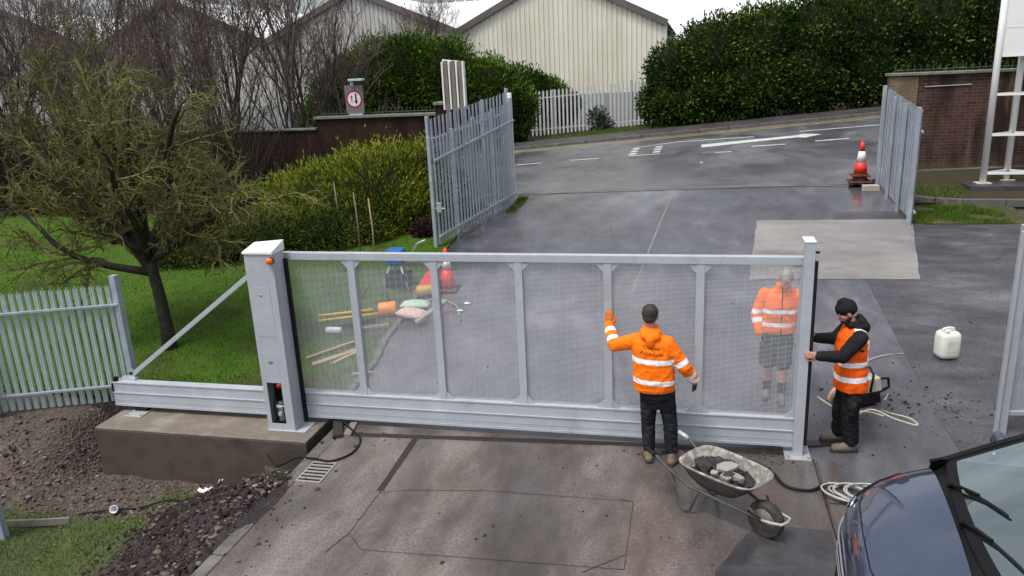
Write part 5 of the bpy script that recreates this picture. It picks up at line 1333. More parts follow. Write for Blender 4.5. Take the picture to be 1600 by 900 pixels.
# ------------------------------------------------------------------ man behind the gate
def person_c():
    zg=.045
    root=thing('person','grey haired man in orange jacket and shorts behind the gate mesh, head bowed','person',(-.14,1.35,zg))
    shL,elL,wrL=Vector((-.325,1.33,1.455)),Vector((-.395,1.315,1.19)),Vector((-.365,1.23,.985))
    shR,elR,wrR=Vector((.105,1.29,1.455)),Vector((.185,1.25,1.20)),Vector((.13,1.10,1.03))
    hdc=Vector((-.085,1.205,1.675)); hf=(-.03,-1,-.85); hu=(0,-.85,1)
    hipL,hipR=Vector((-.225,1.36,.92)),Vector((-.05,1.345,.92)); kneeL,ankL=Vector((-.235,1.34,.52)),Vector((-.225,1.42,.15)); kneeR,ankR=Vector((-.055,1.30,.52)),Vector((-.06,1.30,.15))
    b=MB(); head(b,hdc,hf,hu); rc(b,(-.105,1.31,1.49),.06,(-.09,1.24,1.615),.056)
    loft(b,[((-.135,1.35,.88),(.16,0,0),(0,.105,0)),((-.13,1.345,1.05),(.15,0,0),(0,.11,0)),((-.115,1.325,1.28),(.175,0,0),(0,.115,0)),((-.11,1.31,1.45),(.16,0,0),(0,.09,0)),((-.105,1.31,1.52),(.07,0,0),(0,.06,0))])
    chain(b,[shL,elL,wrL],[.058,.045,.032]); chain(b,[shR,elR,wrR],[.058,.045,.032]); chain(b,[hipL,kneeL,kneeL.lerp(ankL,.35),ankL],[.09,.06,.062,.042]); chain(b,[hipR,kneeR,kneeR.lerp(ankR,.35),ankR],[.09,.06,.062,.042])
    hand(b,wrL,(.05,-.22,-1),(.9,.1,0),thumb=-1); hand(b,wrR,(-.3,-.5,-.75),(-.8,.3,0),thumb=-1)
    for an in (ankL,ankR): rc(b,an+Vector((0,0,-.05)),.035,an+Vector((-.02,-.16,-.075)),.03)
    body=remesh('body',b,MT['skin'],root,.0055,2); face_parts(hdc,hf,hu,body,root)
    M=frame(hf,hu); W=lambda x,y,z:hdc+M.to_3x3()@Vector((x,y,z))
    b=MB(); b.ell(W(0,-.026,.038),(.083,.092,.088),20,14,M=M); b.ell(W(0,-.065,-.01),(.066,.045,.055),16,10,M=M); remesh('hair',b,MT['hair_grey'],root,.006,2,fold=.003,ffreq=60)
    b=MB(); loft(b,[((-.135,1.35,.965),(.205,0,0),(0,.145,0)),((-.135,1.35,1.0),(.215,0,0),(0,.155,0)),((-.13,1.345,1.15),(.212,0,0),(0,.155,0)),((-.115,1.325,1.32),(.22,0,0),(0,.15,0)),((-.11,1.315,1.44),(.205,0,0),(0,.125,0)),((-.108,1.31,1.50),(.14,0,0),(0,.10,0)),((-.103,1.295,1.55),(.09,0,0),(0,.085,0)),((-.098,1.28,1.60),(.086,0,0),(0,.078,0))])
    chain(b,[shL+Vector((.02,0,-.01)),elL,wrL],[.086,.072,.055]); chain(b,[shR+Vector((-.02,0,-.01)),elR,wrR],[.086,.072,.055])
    def cls(p):
        for e_,w_ in ((elL,wrL),(elR,wrR)):
            t,d=segt(p,e_,w_)
            if t>.0 and d<.085 and (p.x<-.335 or p.x>.11): return 1 if .18<t<.45 else 0
        if p.x<-.335 or p.x>.12: return 1 if 1.215<p.z<1.27 else 0
        z=p.z-.25*abs(p.x+.12)*0
        if 1.235<z<1.292 or 1.06<z<1.115: return 1
        if abs(p.x+.115)<.008 and p.y<1.25: return 2
        return 0
    remesh('jacket',b,[MT['orange_cloth'],MT['reflective'],MT['black_cloth']],root,.0065,3,fold=.006,ffreq=7,classify=cls)
    b=MB(); loft(b,[((-.14,1.35,.70),(.16,0,0),(0,.11,0)),((-.14,1.35,.85),(.185,0,0),(0,.13,0)),((-.135,1.35,.98),(.18,0,0),(0,.125,0))])
    chain(b,[hipL+Vector((0,0,-.05)),kneeL+Vector((0,0,.05))],[.115,.105]); chain(b,[hipR+Vector((0,0,-.05)),kneeR+Vector((0,0,.05))],[.115,.105])
    remesh('shorts',b,MT['shorts'],root,.0075,3,fold=.008,ffreq=8)
    for k,a in ((kneeL,ankL),(kneeR,ankR)):
        b=MB(); rc(b,k.lerp(a,.62),.056,a,.05); remesh('sock',b,MT['black_cloth'],root,.008,2,fold=.002,ffreq=25)
    boot('boot',ankL,(-.215,1.485,zg+.012),(-.255,1.22,zg),root,MT['boot_grey'],zg,.14); boot('boot',ankR,(-.055,1.37,zg),(-.07,1.10,zg-.012),root,MT['boot_grey'],zg-.006,.14)
person_c()
# ================================================================== SMALL THINGS
def stepz(x,y): return G(x,y)
# wheelbarrow
def to_frame(ox,oy,ang,oz=0):
    c,s=math.cos(ang),math.sin(ang)
    return lambda x,y,z: Vector((ox+c*x-s*y,oy+s*x+c*y,oz+z))
def barrow():
    # handles at -x, wheel at +x
    F0=to_frame(-.86,-1.42,math.atan2(-.62,.80)); F=lambda x,y,z: F0(x*.92,y*.92,z*.90)
    t=thing('wheelbarrow','cement caked steel wheelbarrow loaded with broken tarmac in front of the gate','wheelbarrow',(-.86,-1.42,0))
    # tray: outer and inner shell
    def ring(z,xf,xb,wf,wb,n=40,k=4.0):
        P=[]
        for i in range(n):
            a=2*PI*i/n; co,si=math.cos(a),math.sin(a); e=2/k
            u=abs(co)**e*(1 if co>=0 else -1); v=abs(si)**e*(1 if si>=0 else -1)
            x=(xf+xb)/2+u*(xf-xb)/2; w=(wf*(u+1)/2+wb*(1-(u+1)/2)); P.append(F(x,v*w,z))
        return P
    b=MB()
    outer=[ring(.36,.22,-.26,.17,.19),ring(.45,.33,-.36,.23,.245),ring(.575,.46,-.44,.27,.30),ring(.60,.48,-.46,.285,.315),ring(.606,.465,-.447,.268,.298),ring(.575,.44,-.42,.25,.282),ring(.46,.325,-.345,.22,.23),ring(.375,.21,-.25,.155,.175)]
    n=40; vs=[p for r in outer for p in r]; fs=[]
    for i in range(len(outer)-1):
        for k in range(n):
            k2=(k+1)%n; fs.append((i*n+k,i*n+k2,(i+1)*n+k2,(i+1)*n+k))
    fs.append(tuple(range(n))[::-1]); fs.append(tuple((len(outer)-1)*n+k for k in range(n)))
    b.add(vs,fs,0,True)
    for i in range(len(b.m)): b.m[i]=1 if i<2*n else 0
    b.build('tray',[MT['barrow_metal'],MT['barrow_frame']],t,fix=True)
    for s in (-1,1):
        b=MB(); b.tube([F(.52,s*.10,.235),F(.20,s*.17,.285),F(-.30,s*.225,.33),F(-.52,s*.265,.45),F(-.68,s*.28,.555),F(-.73,s*.28,.575)],[.016]*6,n=10); fr=b.build('frame_tube',MT['barrow_frame'],t)
        b=MB(); b.tube([F(-.69,s*.28,.563),F(-.83,s*.28,.60)],.023,n=10); b.build('grip',MT['black_rubber'] if s<0 else MT['galv'],fr)
        b=MB(); b.tube([F(-.18,s*.21,.315),F(-.22,s*.225,.18),F(-.26,s*.235,.05),F(-.31,s*.235,.022),F(-.38,s*.235,.04),F(-.46,s*.235,.20),F(-.50,s*.245,.41)],.014,n=10); b.build('leg',MT['barrow_frame'],t)
    b=MB(); b.tube([F(.50,-.10,.235),F(.62,-.11,.26),F(.72,-.08,.27),F(.74,0,.27),F(.72,.08,.27),F(.62,.11,.26),F(.50,.10,.235)],.014,n=10); b.build('front_bumper',mat('worn_light_tube',(.40,.38,.36),(.25,.23,.21),scale=8,rough=.6),t)
    wx,wz=.50,.20; w=thing('wheel','','',(0,0,0)); bpy.data.objects.remove(w)
    ax=(F(wx,1,wz)-F(wx,-1,wz)).normalized(); M=Matrix.Translation(F(wx,0,wz)) @ ax.to_track_quat('Z','Y').to_matrix().to_4x4()
    b=MB(); b.lathe([(.11,-.04),(.15,-.05),(.172,-.038),(.18,0),(.172,.038),(.15,.05),(.11,.04)],n=32,M=M); wh_=b.build('wheel',MT['tyre'],t)
    b=MB(); b.lathe([(.03,-.055),(.03,-.03),(.115,-.0405),(.115,-.042)],n=24,M=M); b.lathe([(.115,.042),(.115,.0405),(.03,.03),(.03,.055)],n=24,M=M); b.cyl(F(wx,-.10,wz),F(wx,.10,wz),.012); b.build('rim',mat('muddy_rim',(.10,.09,.08),(.18,.165,.15),scale=8,rough=.7),wh_)
    for s in (-1,1):
        b=MB(); b.tube([F(.42,s*.115,.245),F(wx,s*.095,wz)],.012,n=8); b.tube([F(.40,s*.16,.36),F(.50,s*.105,.245)],.011,n=8); b.build('fork',MT['barrow_frame'],t)
    pts=[];sz=[]
    for k in range(300):
        x=NR.normal(-.08,.17); y=NR.normal(0,.11)
        if abs(x+.05)>.30 or abs(y)>.2: continue
        p=F(x,y,.495+.085*math.exp(-((x+.06)/.26)**2-(y/.18)**2)-.05*sm(.12,.27,x)); pts.append(p[:]); sz.append(.019*NR.lognormal(0,.45))
    b=MB(); P=[]
    for j in range(14):
        row=[]
        for i in range(14):
            x=-.33+.60*i/13; y=-.205+.41*j/13; row.append(F(x,y,.485+.085*math.exp(-((x+.06)/.26)**2-(y/.18)**2)-.05*sm(.12,.27,x)+.02*noise.noise(Vector((x*20,y*20,0)))))
        P.append(row)
    b.grid(P); V=[]; 
    hp=b.build('rubble',[MT['black_rubble']],fix=False); tag(hp,kind='stuff')
    tag(lumps('tarmac_rubble',pts,sz,[MT['black_rubble'],MT['broken_concrete']],flat=.8,mi=[0 if NR.random()<.92 else 1 for _ in pts]),kind='stuff')
    labs=['largest flat concrete lump lying on top of the wheelbarrow load','narrow concrete lump beside the largest one in the wheelbarrow','squarish concrete lump nearest the front lip of the wheelbarrow','small rounded concrete lump on the dark rubble of the wheelbarrow']
    for (x,y,z,a,bb,c),lab in zip(((.03,.0,.60,.12,.07,.025),(.16,-.03,.545,.045,.10,.03),(.10,-.125,.545,.06,.05,.04),(-.03,-.13,.55,.04,.04,.03)),labs):
        b=MB(); Mr=Matrix.Translation(F(x,y,z)) @ Matrix.Rotation(x*9+y*5,4,'Z') @ Matrix.Rotation(.25,4,'X'); n=7
        rng=random.Random(int(x*1000)); ring_=[(a*rng.uniform(.75,1.1)*math.cos(2*PI*k/n),bb*rng.uniform(.75,1.1)*math.sin(2*PI*k/n),-c) for k in range(n)]
        b.prism(ring_,(0,0,2*c),M=Mr); tag(b.build('concrete_lump',MT['broken_concrete'],bevel=.008),lab,'rubble','concrete lumps in the wheelbarrow')
barrow()

# white jerrycan
def jerrycan(x,y,ang,label):
    z=G(x,y)+.004; F=to_frame(x,y,ang,z); t=thing('jerrycan',label,'container',(x,y,z))
    b=MB(); secs=[(.0,.115,.10),(.02,.135,.12),(.06,.14,.125),(.30,.14,.125),(.345,.13,.115),(.37,.10,.085)]
    n=28; rings=[]
    for zz,a,c in secs: rings.append([F((abs(math.cos(2*PI*k/n))**.5)*math.copysign(1,math.cos(2*PI*k/n))*a,(abs(math.sin(2*PI*k/n))**.5)*math.copysign(1,math.sin(2*PI*k/n))*c,zz) for k in range(n)])
    vs=[p for r in rings for p in r]; fs=[(i*n+k,i*n+(k+1)%n,(i+1)*n+(k+1)%n,(i+1)*n+k) for i in range(len(rings)-1) for k in range(n)]+[tuple(range(n))[::-1],tuple((len(rings)-1)*n+k for k in range(n))]
    b.add(vs,fs,0,True); b.build('tank',MT['milky'],t)
    b=MB(); b.tube([F(-.09,.0,.36),F(-.075,0,.405),F(.0,0,.42),(F(.06,0,.41)),F(.085,0,.365)],.016,n=10); b.build('handle',MT['milky'],t)
    b=MB(); b.cyl(F(-.055,-.06,.365),F(-.055,-.06,.405),.032,n=18); b.build('cap',MT['milky'],t)
    b=MB(); b.add([F(-.06,-.1275,.10),F(.07,-.1275,.10),F(.07,-.1275,.26),F(-.06,-.1275,.26)],[(0,1,2,3)]); b.build('label',mat('faded_label',(.55,.60,.45),(.66,.68,.58),rough=.6),t)
jerrycan(2.23,2.66,.25,'white plastic jerrycan standing alone on the damp tarmac')
jerrycan(4.05,4.3,.9,'white plastic jerrycan half hidden behind the mesh panel post at the right edge')

# traffic cones
def cone(b,x,y,z,h,rb,rt,mi0,mi1,bands):
    prof=lambda u: rb+(rt-rb)*u
    segs_=sorted(set([0,1]+[v for p in bands for v in p]))
    for u0,u1 in zip(segs_,segs_[1:]):
        mid=(u0+u1)/2; white=any(a<=mid<=c for a,c in bands)
        b.lathe([(prof(u0)+(.003 if white else 0),z+h*u0),(prof(u1)+(.003 if white else 0),z+h*u1)],(x,y,0),n=28,mi=mi1 if white else mi0)
def conestack(x,y,label,sc=1.0,lean=0):
    z=G(x,y)+.012; t=thing('traffic_cone',label,'cone',(x,y,z))
    b=MB(); b.box((x-.26,y-.26,z),(x+.26,y+.26,z+.035)); b.lathe([(.17,z+.035),(.155,z+.14)],(x,y,0)); b.build('lower_cone_base',MT['cone_base'],t,bevel=.01)
    b=MB(); b.box((x-.21,y-.2,z+.145),(x+.2,y+.21,z+.175)); b.lathe([(.165,z+.175),(.155,z+.21)],(x,y,0)); b.build('base',MT['cone_base'],t,bevel=.01)
    b=MB(); cone(b,x,y,z+.21,.74,.155,.03,0,1,[(.36,.70)]); b.lathe([(.03,z+.95),(.024,z+.965)],(x,y,0)); b.build('cone_body',[MT['cone_red'],MT['cone_white']],t)
conestack(2.68,11.36,'red and white traffic cone stacked on another beside the right palisade leaf')
def cone2(x,y,label):
    z=G(x,y)+.01; t=thing('traffic_cone',label,'cone',(x,y,z))
    b=MB(); b.box((x-.2,y-.2,z),(x+.2,y+.2,z+.035)); b.build('base',MT['cone_base'],t,bevel=.01)
    b=MB(); cone(b,x,y,z+.035,.74,.15,.03,0,1,[(.48,.72)]); b.build('cone_body',[MT['cone_red'],MT['cone_white']],t)
cone2(-5.55,4.62,'red traffic cone standing behind the gate mesh beside the folded warning sign')
# folded triangular warning sign
def tri_sign(x,y,label):
    z=G(x,y)+.01; t=thing('warning_sign',label,'sign',(x,y,z))
    def face(dy,top,nm,m1,m2):
        a=Vector((x-.26,y+dy,z+.02)); c=Vector((x+.26,y+dy+.05,z+.02)); p=Vector((x+.02,y+.02,z+.46)); cen=(a+c+p)/3
        b=MB(); nn=(c-a).cross(p-a).normalized()*.012; b.prism([a,c,p],nn,0)
        i=[cen+(q-cen)*.66 for q in (a,c,p)]; b.prism([v-nn*.25 for v in i],-nn*.1,1); b.build(nm,[m1,m2],t)
    face(-.16,0,'front_face',MT['cone_red'],MT['cone_white']); face(.2,0,'rear_face',MT['cone_white'],MT['cone_white'])
tri_sign(-5.85,4.5,'red edged triangular warning sign propped open on the drive beside the red cone')

# breeze block by the right leaf
b=MB(); b.box((2.62,10.62,G(2.8,10.7)-.01),(2.98,10.82,G(2.8,10.7)+.13)); tag(b.build('concrete_block',mat('pinkish_block',(.42,.36,.33),(.33,.28,.26),scale=6,rough=.9,bmp=.3),bevel=.012),'small pinkish block on the ground at the foot of the right palisade leaf','block')
b=MB(); P=[]
for j in range(8): P.append([(2.35+.09*i+.02*j,10.95+.07*j,G(2.6,11.2)+.02+.035*noise.noise(Vector((i*.9,j*.9,0)))**2*8) for i in range(8)])
b.grid(P); tag(b.build('rubber_mat',MT['black_rubber']),'crumpled black sheet on the ground under the stacked cones','sheet')

# drain grate
dg_=thing('drain_grate','slotted metal drain grate at the left edge of the concrete drive','grate',(-5.3,-1.2,.006))
b=MB(); gx0,gx1,gy0,gy1=-5.43,-5.17,-1.44,-1.02; z0,z1=.0062,.016
for k in range(7):
    y=gy0+(gy1-gy0)*k/6; b.box((gx0,y-.014,z0),(gx1,y+.014,z1))
b.box((gx0-.02,gy0-.015,z0),(gx0-.001,gy1+.015,z1)); b.box((gx1+.001,gy0-.015,z0),(gx1+.02,gy1+.015,z1)); b.build('grating',mat('dusty_iron',(.30,.28,.27),(.22,.2,.19),rough=.6),dg_)
b=MB(); b.add([(gx0,gy0,.0058),(gx1,gy0,.0058),(gx1,gy1,.0058),(gx0,gy1,.0058)],[(0,1,2,3)]); b.build('dark_sump',MT['black_plastic'],dg_)
# edge kerbs of the drive beside the plinth
b=MB()
for k in range(7):
    y0=-.95-.93*k; b.box((-5.60,y0-.91,-.10),(-5.455,y0,.004))
b.box((-5.62,-.94,-.12),(-5.455,.25,-.004)); struct(b.build('drive_edging_kerb',MT['kerb'],bevel=.012))
# timber blocks and cables by the cabinet
b=MB(); b.bar((-5.62,.02,.03),(-5.42,-.42,.03),.12,.05); tag(b.build('timber_block',MT['slot'],bevel=.006),'short dark timber block in the gap beside the concrete foundation','timber')
b=MB(); b.bar((-5.38,.0,.02),(-5.32,-.36,.02),.09,.04); tag(b.build('timber_offcut',MT['old_timber'],bevel=.006),'thin grey timber offcut at the left end of the cut groove','timber')
def cable(name,label,pts,r,m_,cat='cable',sub=10,group=None):
    P=[Vector(p) for p in pts]; out=[]
    for i in range(len(P)-1):
        p0=P[max(i-1,0)];p1=P[i];p2=P[i+1];p3=P[min(i+2,len(P)-1)]
        for k in range(sub):
            t=k/sub; out.append(.5*((2*p1)+(-p0+p2)*t+(2*p0-5*p1+4*p2-p3)*t*t+(-p0+3*p1-3*p2+p3)*t**3))
    out.append(P[-1]); b=MB(); b.tube(out,r,n=8); return tag(b.build(name,m_),label,cat,group)
cable('cable','black cable looping from the cabinet foundation across the drain grate',[(-5.55,-.02,.07),(-5.35,-.22,.06),(-5.12,-.42,.02),(-5.07,-.75,.018),(-5.22,-1.0,.03),(-5.45,-.98,.03),(-5.75,-.85,-.05),(-5.95,-.85,-.15),(-6.1,-.78,-.22),(-6.25,-.70,-.12)],.013,MT['black_rubber'])
cable('cable','thin black cable trailing over the grass in front of the foundation block',[(-6.9,-1.0,bankz(-6.9,-1.0)+.05),(-7.2,-1.15,bankz(-7.2,-1.15)+.03),(-7.45,-1.1,bankz(-7.45,-1.1)+.03),(-7.7,-1.3,bankz(-7.7,-1.3)+.03),(-8.0,-1.38,bankz(-8,-1.38)+.03),(-8.4,-1.5,bankz(-8.4,-1.5)+.03)],.012,MT['black_rubber'])
cable('hose','black hose running from behind the wheelbarrow to the white coil',[(-.9,-.25,.02),(-.6,-.28,.02),(-.35,-.5,.02),(-.22,-.80,.02),(.0,-.86,.02),(.16,-.74,.03),(.2,-.70,.03)],.017,MT['black_rubber'],'hose')
pts=[(.19,-.70,.03),(.34,-.70,.03),(.52,-.82,.03),(.62,-1.0,.03)]
for k in range(8):
    for j in range(10):
        a=2*PI*j/10+.4; pts.append((.44+.03*k*math.cos(k)+(.20+.012*k)*math.cos(a),-.86-.02*k+(.12+.01*k)*math.sin(a)-.1*math.cos(a)*.5,.025+.012*k+.006*math.sin(j+k)))
pts+= [(.62,-.75,.04),(.85,-.80,.03),(1.0,-1.0,.03),(1.1,-1.4,.02)]
cable('hose_coil','coil of pale hose on the ground in front of the dark car',pts,.010,MT['hose_white'],'hose',5)
cable('hose','long beige hose lying in loops on the tarmac behind the man in the vest',[(.40,1.42,.06),(.55,1.15,.05),(.75,1.0,.03),(1.0,1.15,.04),(1.2,.95,.03),(1.42,.80,.025),(1.38,.98,.03),(1.15,1.12,.03),(1.02,1.3,.04),(1.12,1.52,.06),(1.28,1.62,.07),(1.2,1.42,.06)],.012,MT['hose_beige'],'hose',8)
cable('hose','second short bend of beige hose by the cut off saw',[(.72,1.32,.06),(.82,1.12,.04),(.98,1.08,.03),(1.1,1.0,.03)],.011,MT['hose_beige'],'hose',8)
# cut-off saw on the ground behind the man
def saw(x,y):
    z=G(x,y)+.005; F=to_frame(x,y,.5,z); t=thing('cut_off_saw','petrol disc cutter with pale casing on the ground behind the man in the vest','power tool',(x,y,z))
    def rbx(lo,hi,nm,m_,bv=.02):
        b=MB(); (x0,y0,z0),(x1,y1,z1)=lo,hi; b.add([F(x0,y0,z0),F(x1,y0,z0),F(x1,y1,z0),F(x0,y1,z0),F(x0+.01,y0+.01,z1),F(x1-.03,y0+.01,z1),F(x1-.03,y1-.01,z1),F(x0+.01,y1-.01,z1)],[(3,2,1,0),(4,5,6,7),(0,1,5,4),(1,2,6,5),(2,3,7,6),(3,0,4,7)]); return b.build(nm,m_,t,bevel=bv)
    rbx((-.14,-.11,.02),(.18,.11,.17),'fuel_tank',MT['black_plastic']); rbx((-.08,-.10,.171),(.18,.10,.36),'engine_casing',mat('pale_casing',(.55,.48,.42),(.42,.34,.28),scale=9,rough=.6)); 
    b=MB(); b.tube([F(-.02,-.12,.2),F(.0,-.13,.42),F(.05,0,.47),F(.0,.13,.42),F(-.02,.12,.2)],.015,n=10); b.build('front_handle',MT['black_rubber'],t)
    b=MB(); b.tube([F(.18,0,.30),F(.34,0,.28),F(.36,0,.16),F(.18,0,.10)],.018,n=10); b.build('rear_handle',MT['black_rubber'],t)
    b=MB(); b.bar(F(-.10,-.06,.15),F(-.42,-.06,.17),.05,.07); b.build('arm',MT['red_plastic'],t)
    b=MB(); M=Matrix.Translation(F(-.42,-.10,.165)) @ Matrix.Rotation(.5,4,'Z') @ Matrix.Rotation(PI/2,4,'X'); b.lathe([(.15,-.003),(.15,.003)],n=32,M=M); b.build('disc',MT['bolt'],t)
    b=MB(); n=14; a0=[F(-.42+.17*math.cos(a),-.10,.165+.17*math.sin(a)) for a in [PI*(.05+.9*k/n) for k in range(n+1)]]; b.prism([F(-.25,-.10,.165)]+a0+[F(-.59,-.10,.165)],F(0,.05,0)-F(0,0,0)); b.build('guard',mat('guard_orange',(.5,.3,.2),(.4,.24,.17),rough=.6),t,bevel=.006)
saw(.93,1.30)

# plastic scraps in front of the plinth
b=MB(); P=[]
for j in range(10):
    P.append([(-7.12+.052*i+.012*j,-.95-.016*i-.022*j,bankz(-7.12+.052*i+.012*j,-.95-.016*i-.022*j)+.13+.07*noise.noise(Vector((i*.45,j*.5,4)))) for i in range(11)])
b.grid(P); tag(b.build('plastic_sheet',MT['white_sheet']),'torn white plastic sheet caught at the top of the soil heap','sheet')
b=MB(); zz=bankz(-7.9,-1.46); M=Matrix.Translation((-7.9,-1.46,zz+.06)) @ Matrix.Rotation(1.15,4,'X') @ Matrix.Rotation(.4,4,'Y')
b.lathe([(.036,-.06),(.046,.05),(.050,.053),(.046,.056),(.040,.05),(.03,-.055)],n=20,M=M); tag(b.build('paper_cup',MT['white_sheet']),'small white cup dropped on the grass left of the soil heap','cup')

# tools behind the gate
def at(x,y,dz=0): return Vector((x,y,G(x,y)+.03+dz))
def planks(specs):
    for (x0,y0,x1,y1,w,h,lab,mt) in specs:
        b=MB(); b.bar(at(x0,y0,h/2+.012),at(x1,y1,h/2+.012),w,h); tag(b.build('plank',MT[mt],bevel=.003),lab,'plank','loose timber on the lawn edge')
planks([(-6.95,1.75,-6.42,2.35,.06,.03,'thin pale plank lying on the lawn behind the gate, left of the wider ones','timber'),
(-6.75,1.55,-6.25,2.1,.11,.03,'wide pale plank lying behind the gate beside a thin one','timber'),
(-6.45,1.62,-6.18,2.08,.07,.03,'short pale plank tucked against the wide plank behind the gate','timber'),
(-6.0,1.32,-5.72,1.42,.05,.025,'small timber offcut near the foot of the mesh behind the gate','timber'),
(-6.55,2.75,-6.05,2.95,.12,.05,'splintered brown timber lump below the yellow tools','old_timber')])
b=MB(); b.box((-7.06,2.62,G(-7,2.68)+.04),(-6.78,2.72,G(-7,2.68)+.13)); tag(b.build('white_bottle',MT['white_sheet'],bevel=.03),'white plastic bottle lying on the lawn behind the gate','bottle')
ty=thing('long_handled_tool','long yellow handled rammer with its orange head lying behind the gate','tool',(-6.7,3.25,.3))
b=MB(); b.tube([at(-7.35,3.0,.05),at(-6.35,3.35,.06)],.022,n=10); b.build('handle',MT['yellow_paint'],ty)
b=MB(); b.cyl(at(-6.38,3.33,.13),at(-6.10,3.42,.13),.115,.125,n=24); b.build('head',MT['orange_plastic'],ty,bevel=.01)
b=MB(); b.tube([at(-7.45,3.2,.05),at(-6.55,3.5,.05)],.022,n=10); tag(b.build('yellow_pole',MT['yellow_paint']),'second yellow pole lying above the rammer behind the gate','pole')
b=MB(); b.bar(at(-6.95,2.8,.04),at(-6.35,3.1,.04),.10,.07); tag(b.build('dark_bar',MT['black_plastic'],bevel=.01),'dark bar lying just below the yellow tools behind the gate','bar')
b=MB(); 
def sack(b,x,y,a,l,w,h):
    F=to_frame(x,y,a,G(x,y)+.03); n=22
    for u in range(1): pass
    P=[]
    for i in range(13):
        u=i/12*2-1; row=[]
        for k in range(n):
            an=2*PI*k/n; e=(1-abs(u)**3.2)**.5; row.append(F(u*l, math.cos(an)*w*(.75+.25*e), h+math.sin(an)*h*max(.08,e)))
        P.append(row+[row[0]])
    b.grid(P)
sack(b,-5.78,3.32,-.35,.27,.17,.085); tag(b.build('sack',MT['paper_sack']),'pink paper sack slumped by the orange rammer head behind the gate','sack')
b=MB(); sack(b,-5.85,3.68,.1,.25,.15,.08); tag(b.build('sack',MT['green_sack']),'greenish printed sack lying behind the pink sack','sack')
b=MB(); b.bar(at(-5.62,3.05,.05),at(-5.25,3.6,.2),.10,.06); tag(b.build('dusty_batten',MT['broken_concrete'],bevel=.01),'dusty grey batten leaning past the pink sack','batten')
# stand saw / mixer with blue drum
def standsaw(x,y):
    z=G(x,y)+.03; F=to_frame(x,y,.2,z); t=thing('site_machine','blue and black site machine on thin legs standing on the grass behind the gate','machine',(x,y,z))
    b=MB(); b.box((x-.17,y-.14,z+.44),(x+.15,y+.14,z+.74)); b.build('blue_housing',MT['blue_plastic'],t,bevel=.04)
    b=MB(); b.cyl((x+.17,y,z+.55),(x+.48,y,z+.55),.11,n=20); b.build('motor',MT['galv'],t,bevel=.01)
    for sx,sy in ((-1,-1),(1,-1),(1,1),(-1,1)):
        b=MB(); b.tube([(x+.1*sx,y+.1*sy,z+.45),(x+.26*sx,y+.2*sy,z)],.016,n=8); b.build('leg',MT['galv'],t)
    b=MB(); b.tube([(x+.3,y,z+.66),(x+.45,y-.05,z+.85),(x+.62,y-.1,z+.92)],.018,n=8); b.build('handle',MT['galv'],t)
    b=MB(); b.box((x-.2,y-.18,z+.02),(x+.24,y+.16,z+.30)); b.build('base_box',MT['black_plastic'],t,bevel=.03)
standsaw(-6.5,4.62)
b=MB(); b.cyl(at(-6.0,4.2,.10),at(-5.75,4.3,.10),.10,.09,n=20); b.cyl(at(-5.75,4.3,.10),at(-5.62,4.35,.10),.03,n=12); tag(b.build('yellow_drum',mat('dull_yellow',(.50,.32,.06),(.4,.25,.05),rough=.6),bevel=.01),'dull yellow drum lying right of the blue machine behind the gate','drum')
b=MB(); b.tube([at(-7.0,4.0,.0),at(-6.85,4.1,.28),at(-6.55,4.0,.30),at(-6.4,3.9,.0)],.016,n=8); tag(b.build('bent_bar',MT['barrow_frame']),'thin bent bar standing on the grass left of the blue machine','bar')
cable('cable','thin pale cable curving over the drive beside the red cone',[(-5.9,3.9,G(0,3.9)+.03),(-5.6,4.1,G(0,4.1)+.04),(-5.2,3.9,G(0,3.9)+.03),(-5.0,3.5,G(0,3.5)+.02)],.010,MT['hose_beige'])
for x,y,lab in ((-5.0,4.0,'scrap of white paper on the drive right of the red cone'),(-5.05,3.7,'lower scrap of white paper on the drive below the red cone'),(-.95,14.1,'white litter scrap on the road above the entrance seam')):
    b=MB(); z=G(x,y)+.016; b.add([(x-.06,y-.03,z),(x+.05,y-.04,z+.01),(x+.06,y+.03,z),(x-.04,y+.04,z+.015)],[(0,1,2,3)]); o=tag(b.build('paper_scrap',MT['white_sheet']),lab,'litter'); sd_=o.modifiers.new('thick','SOLIDIFY'); sd_.thickness=.003
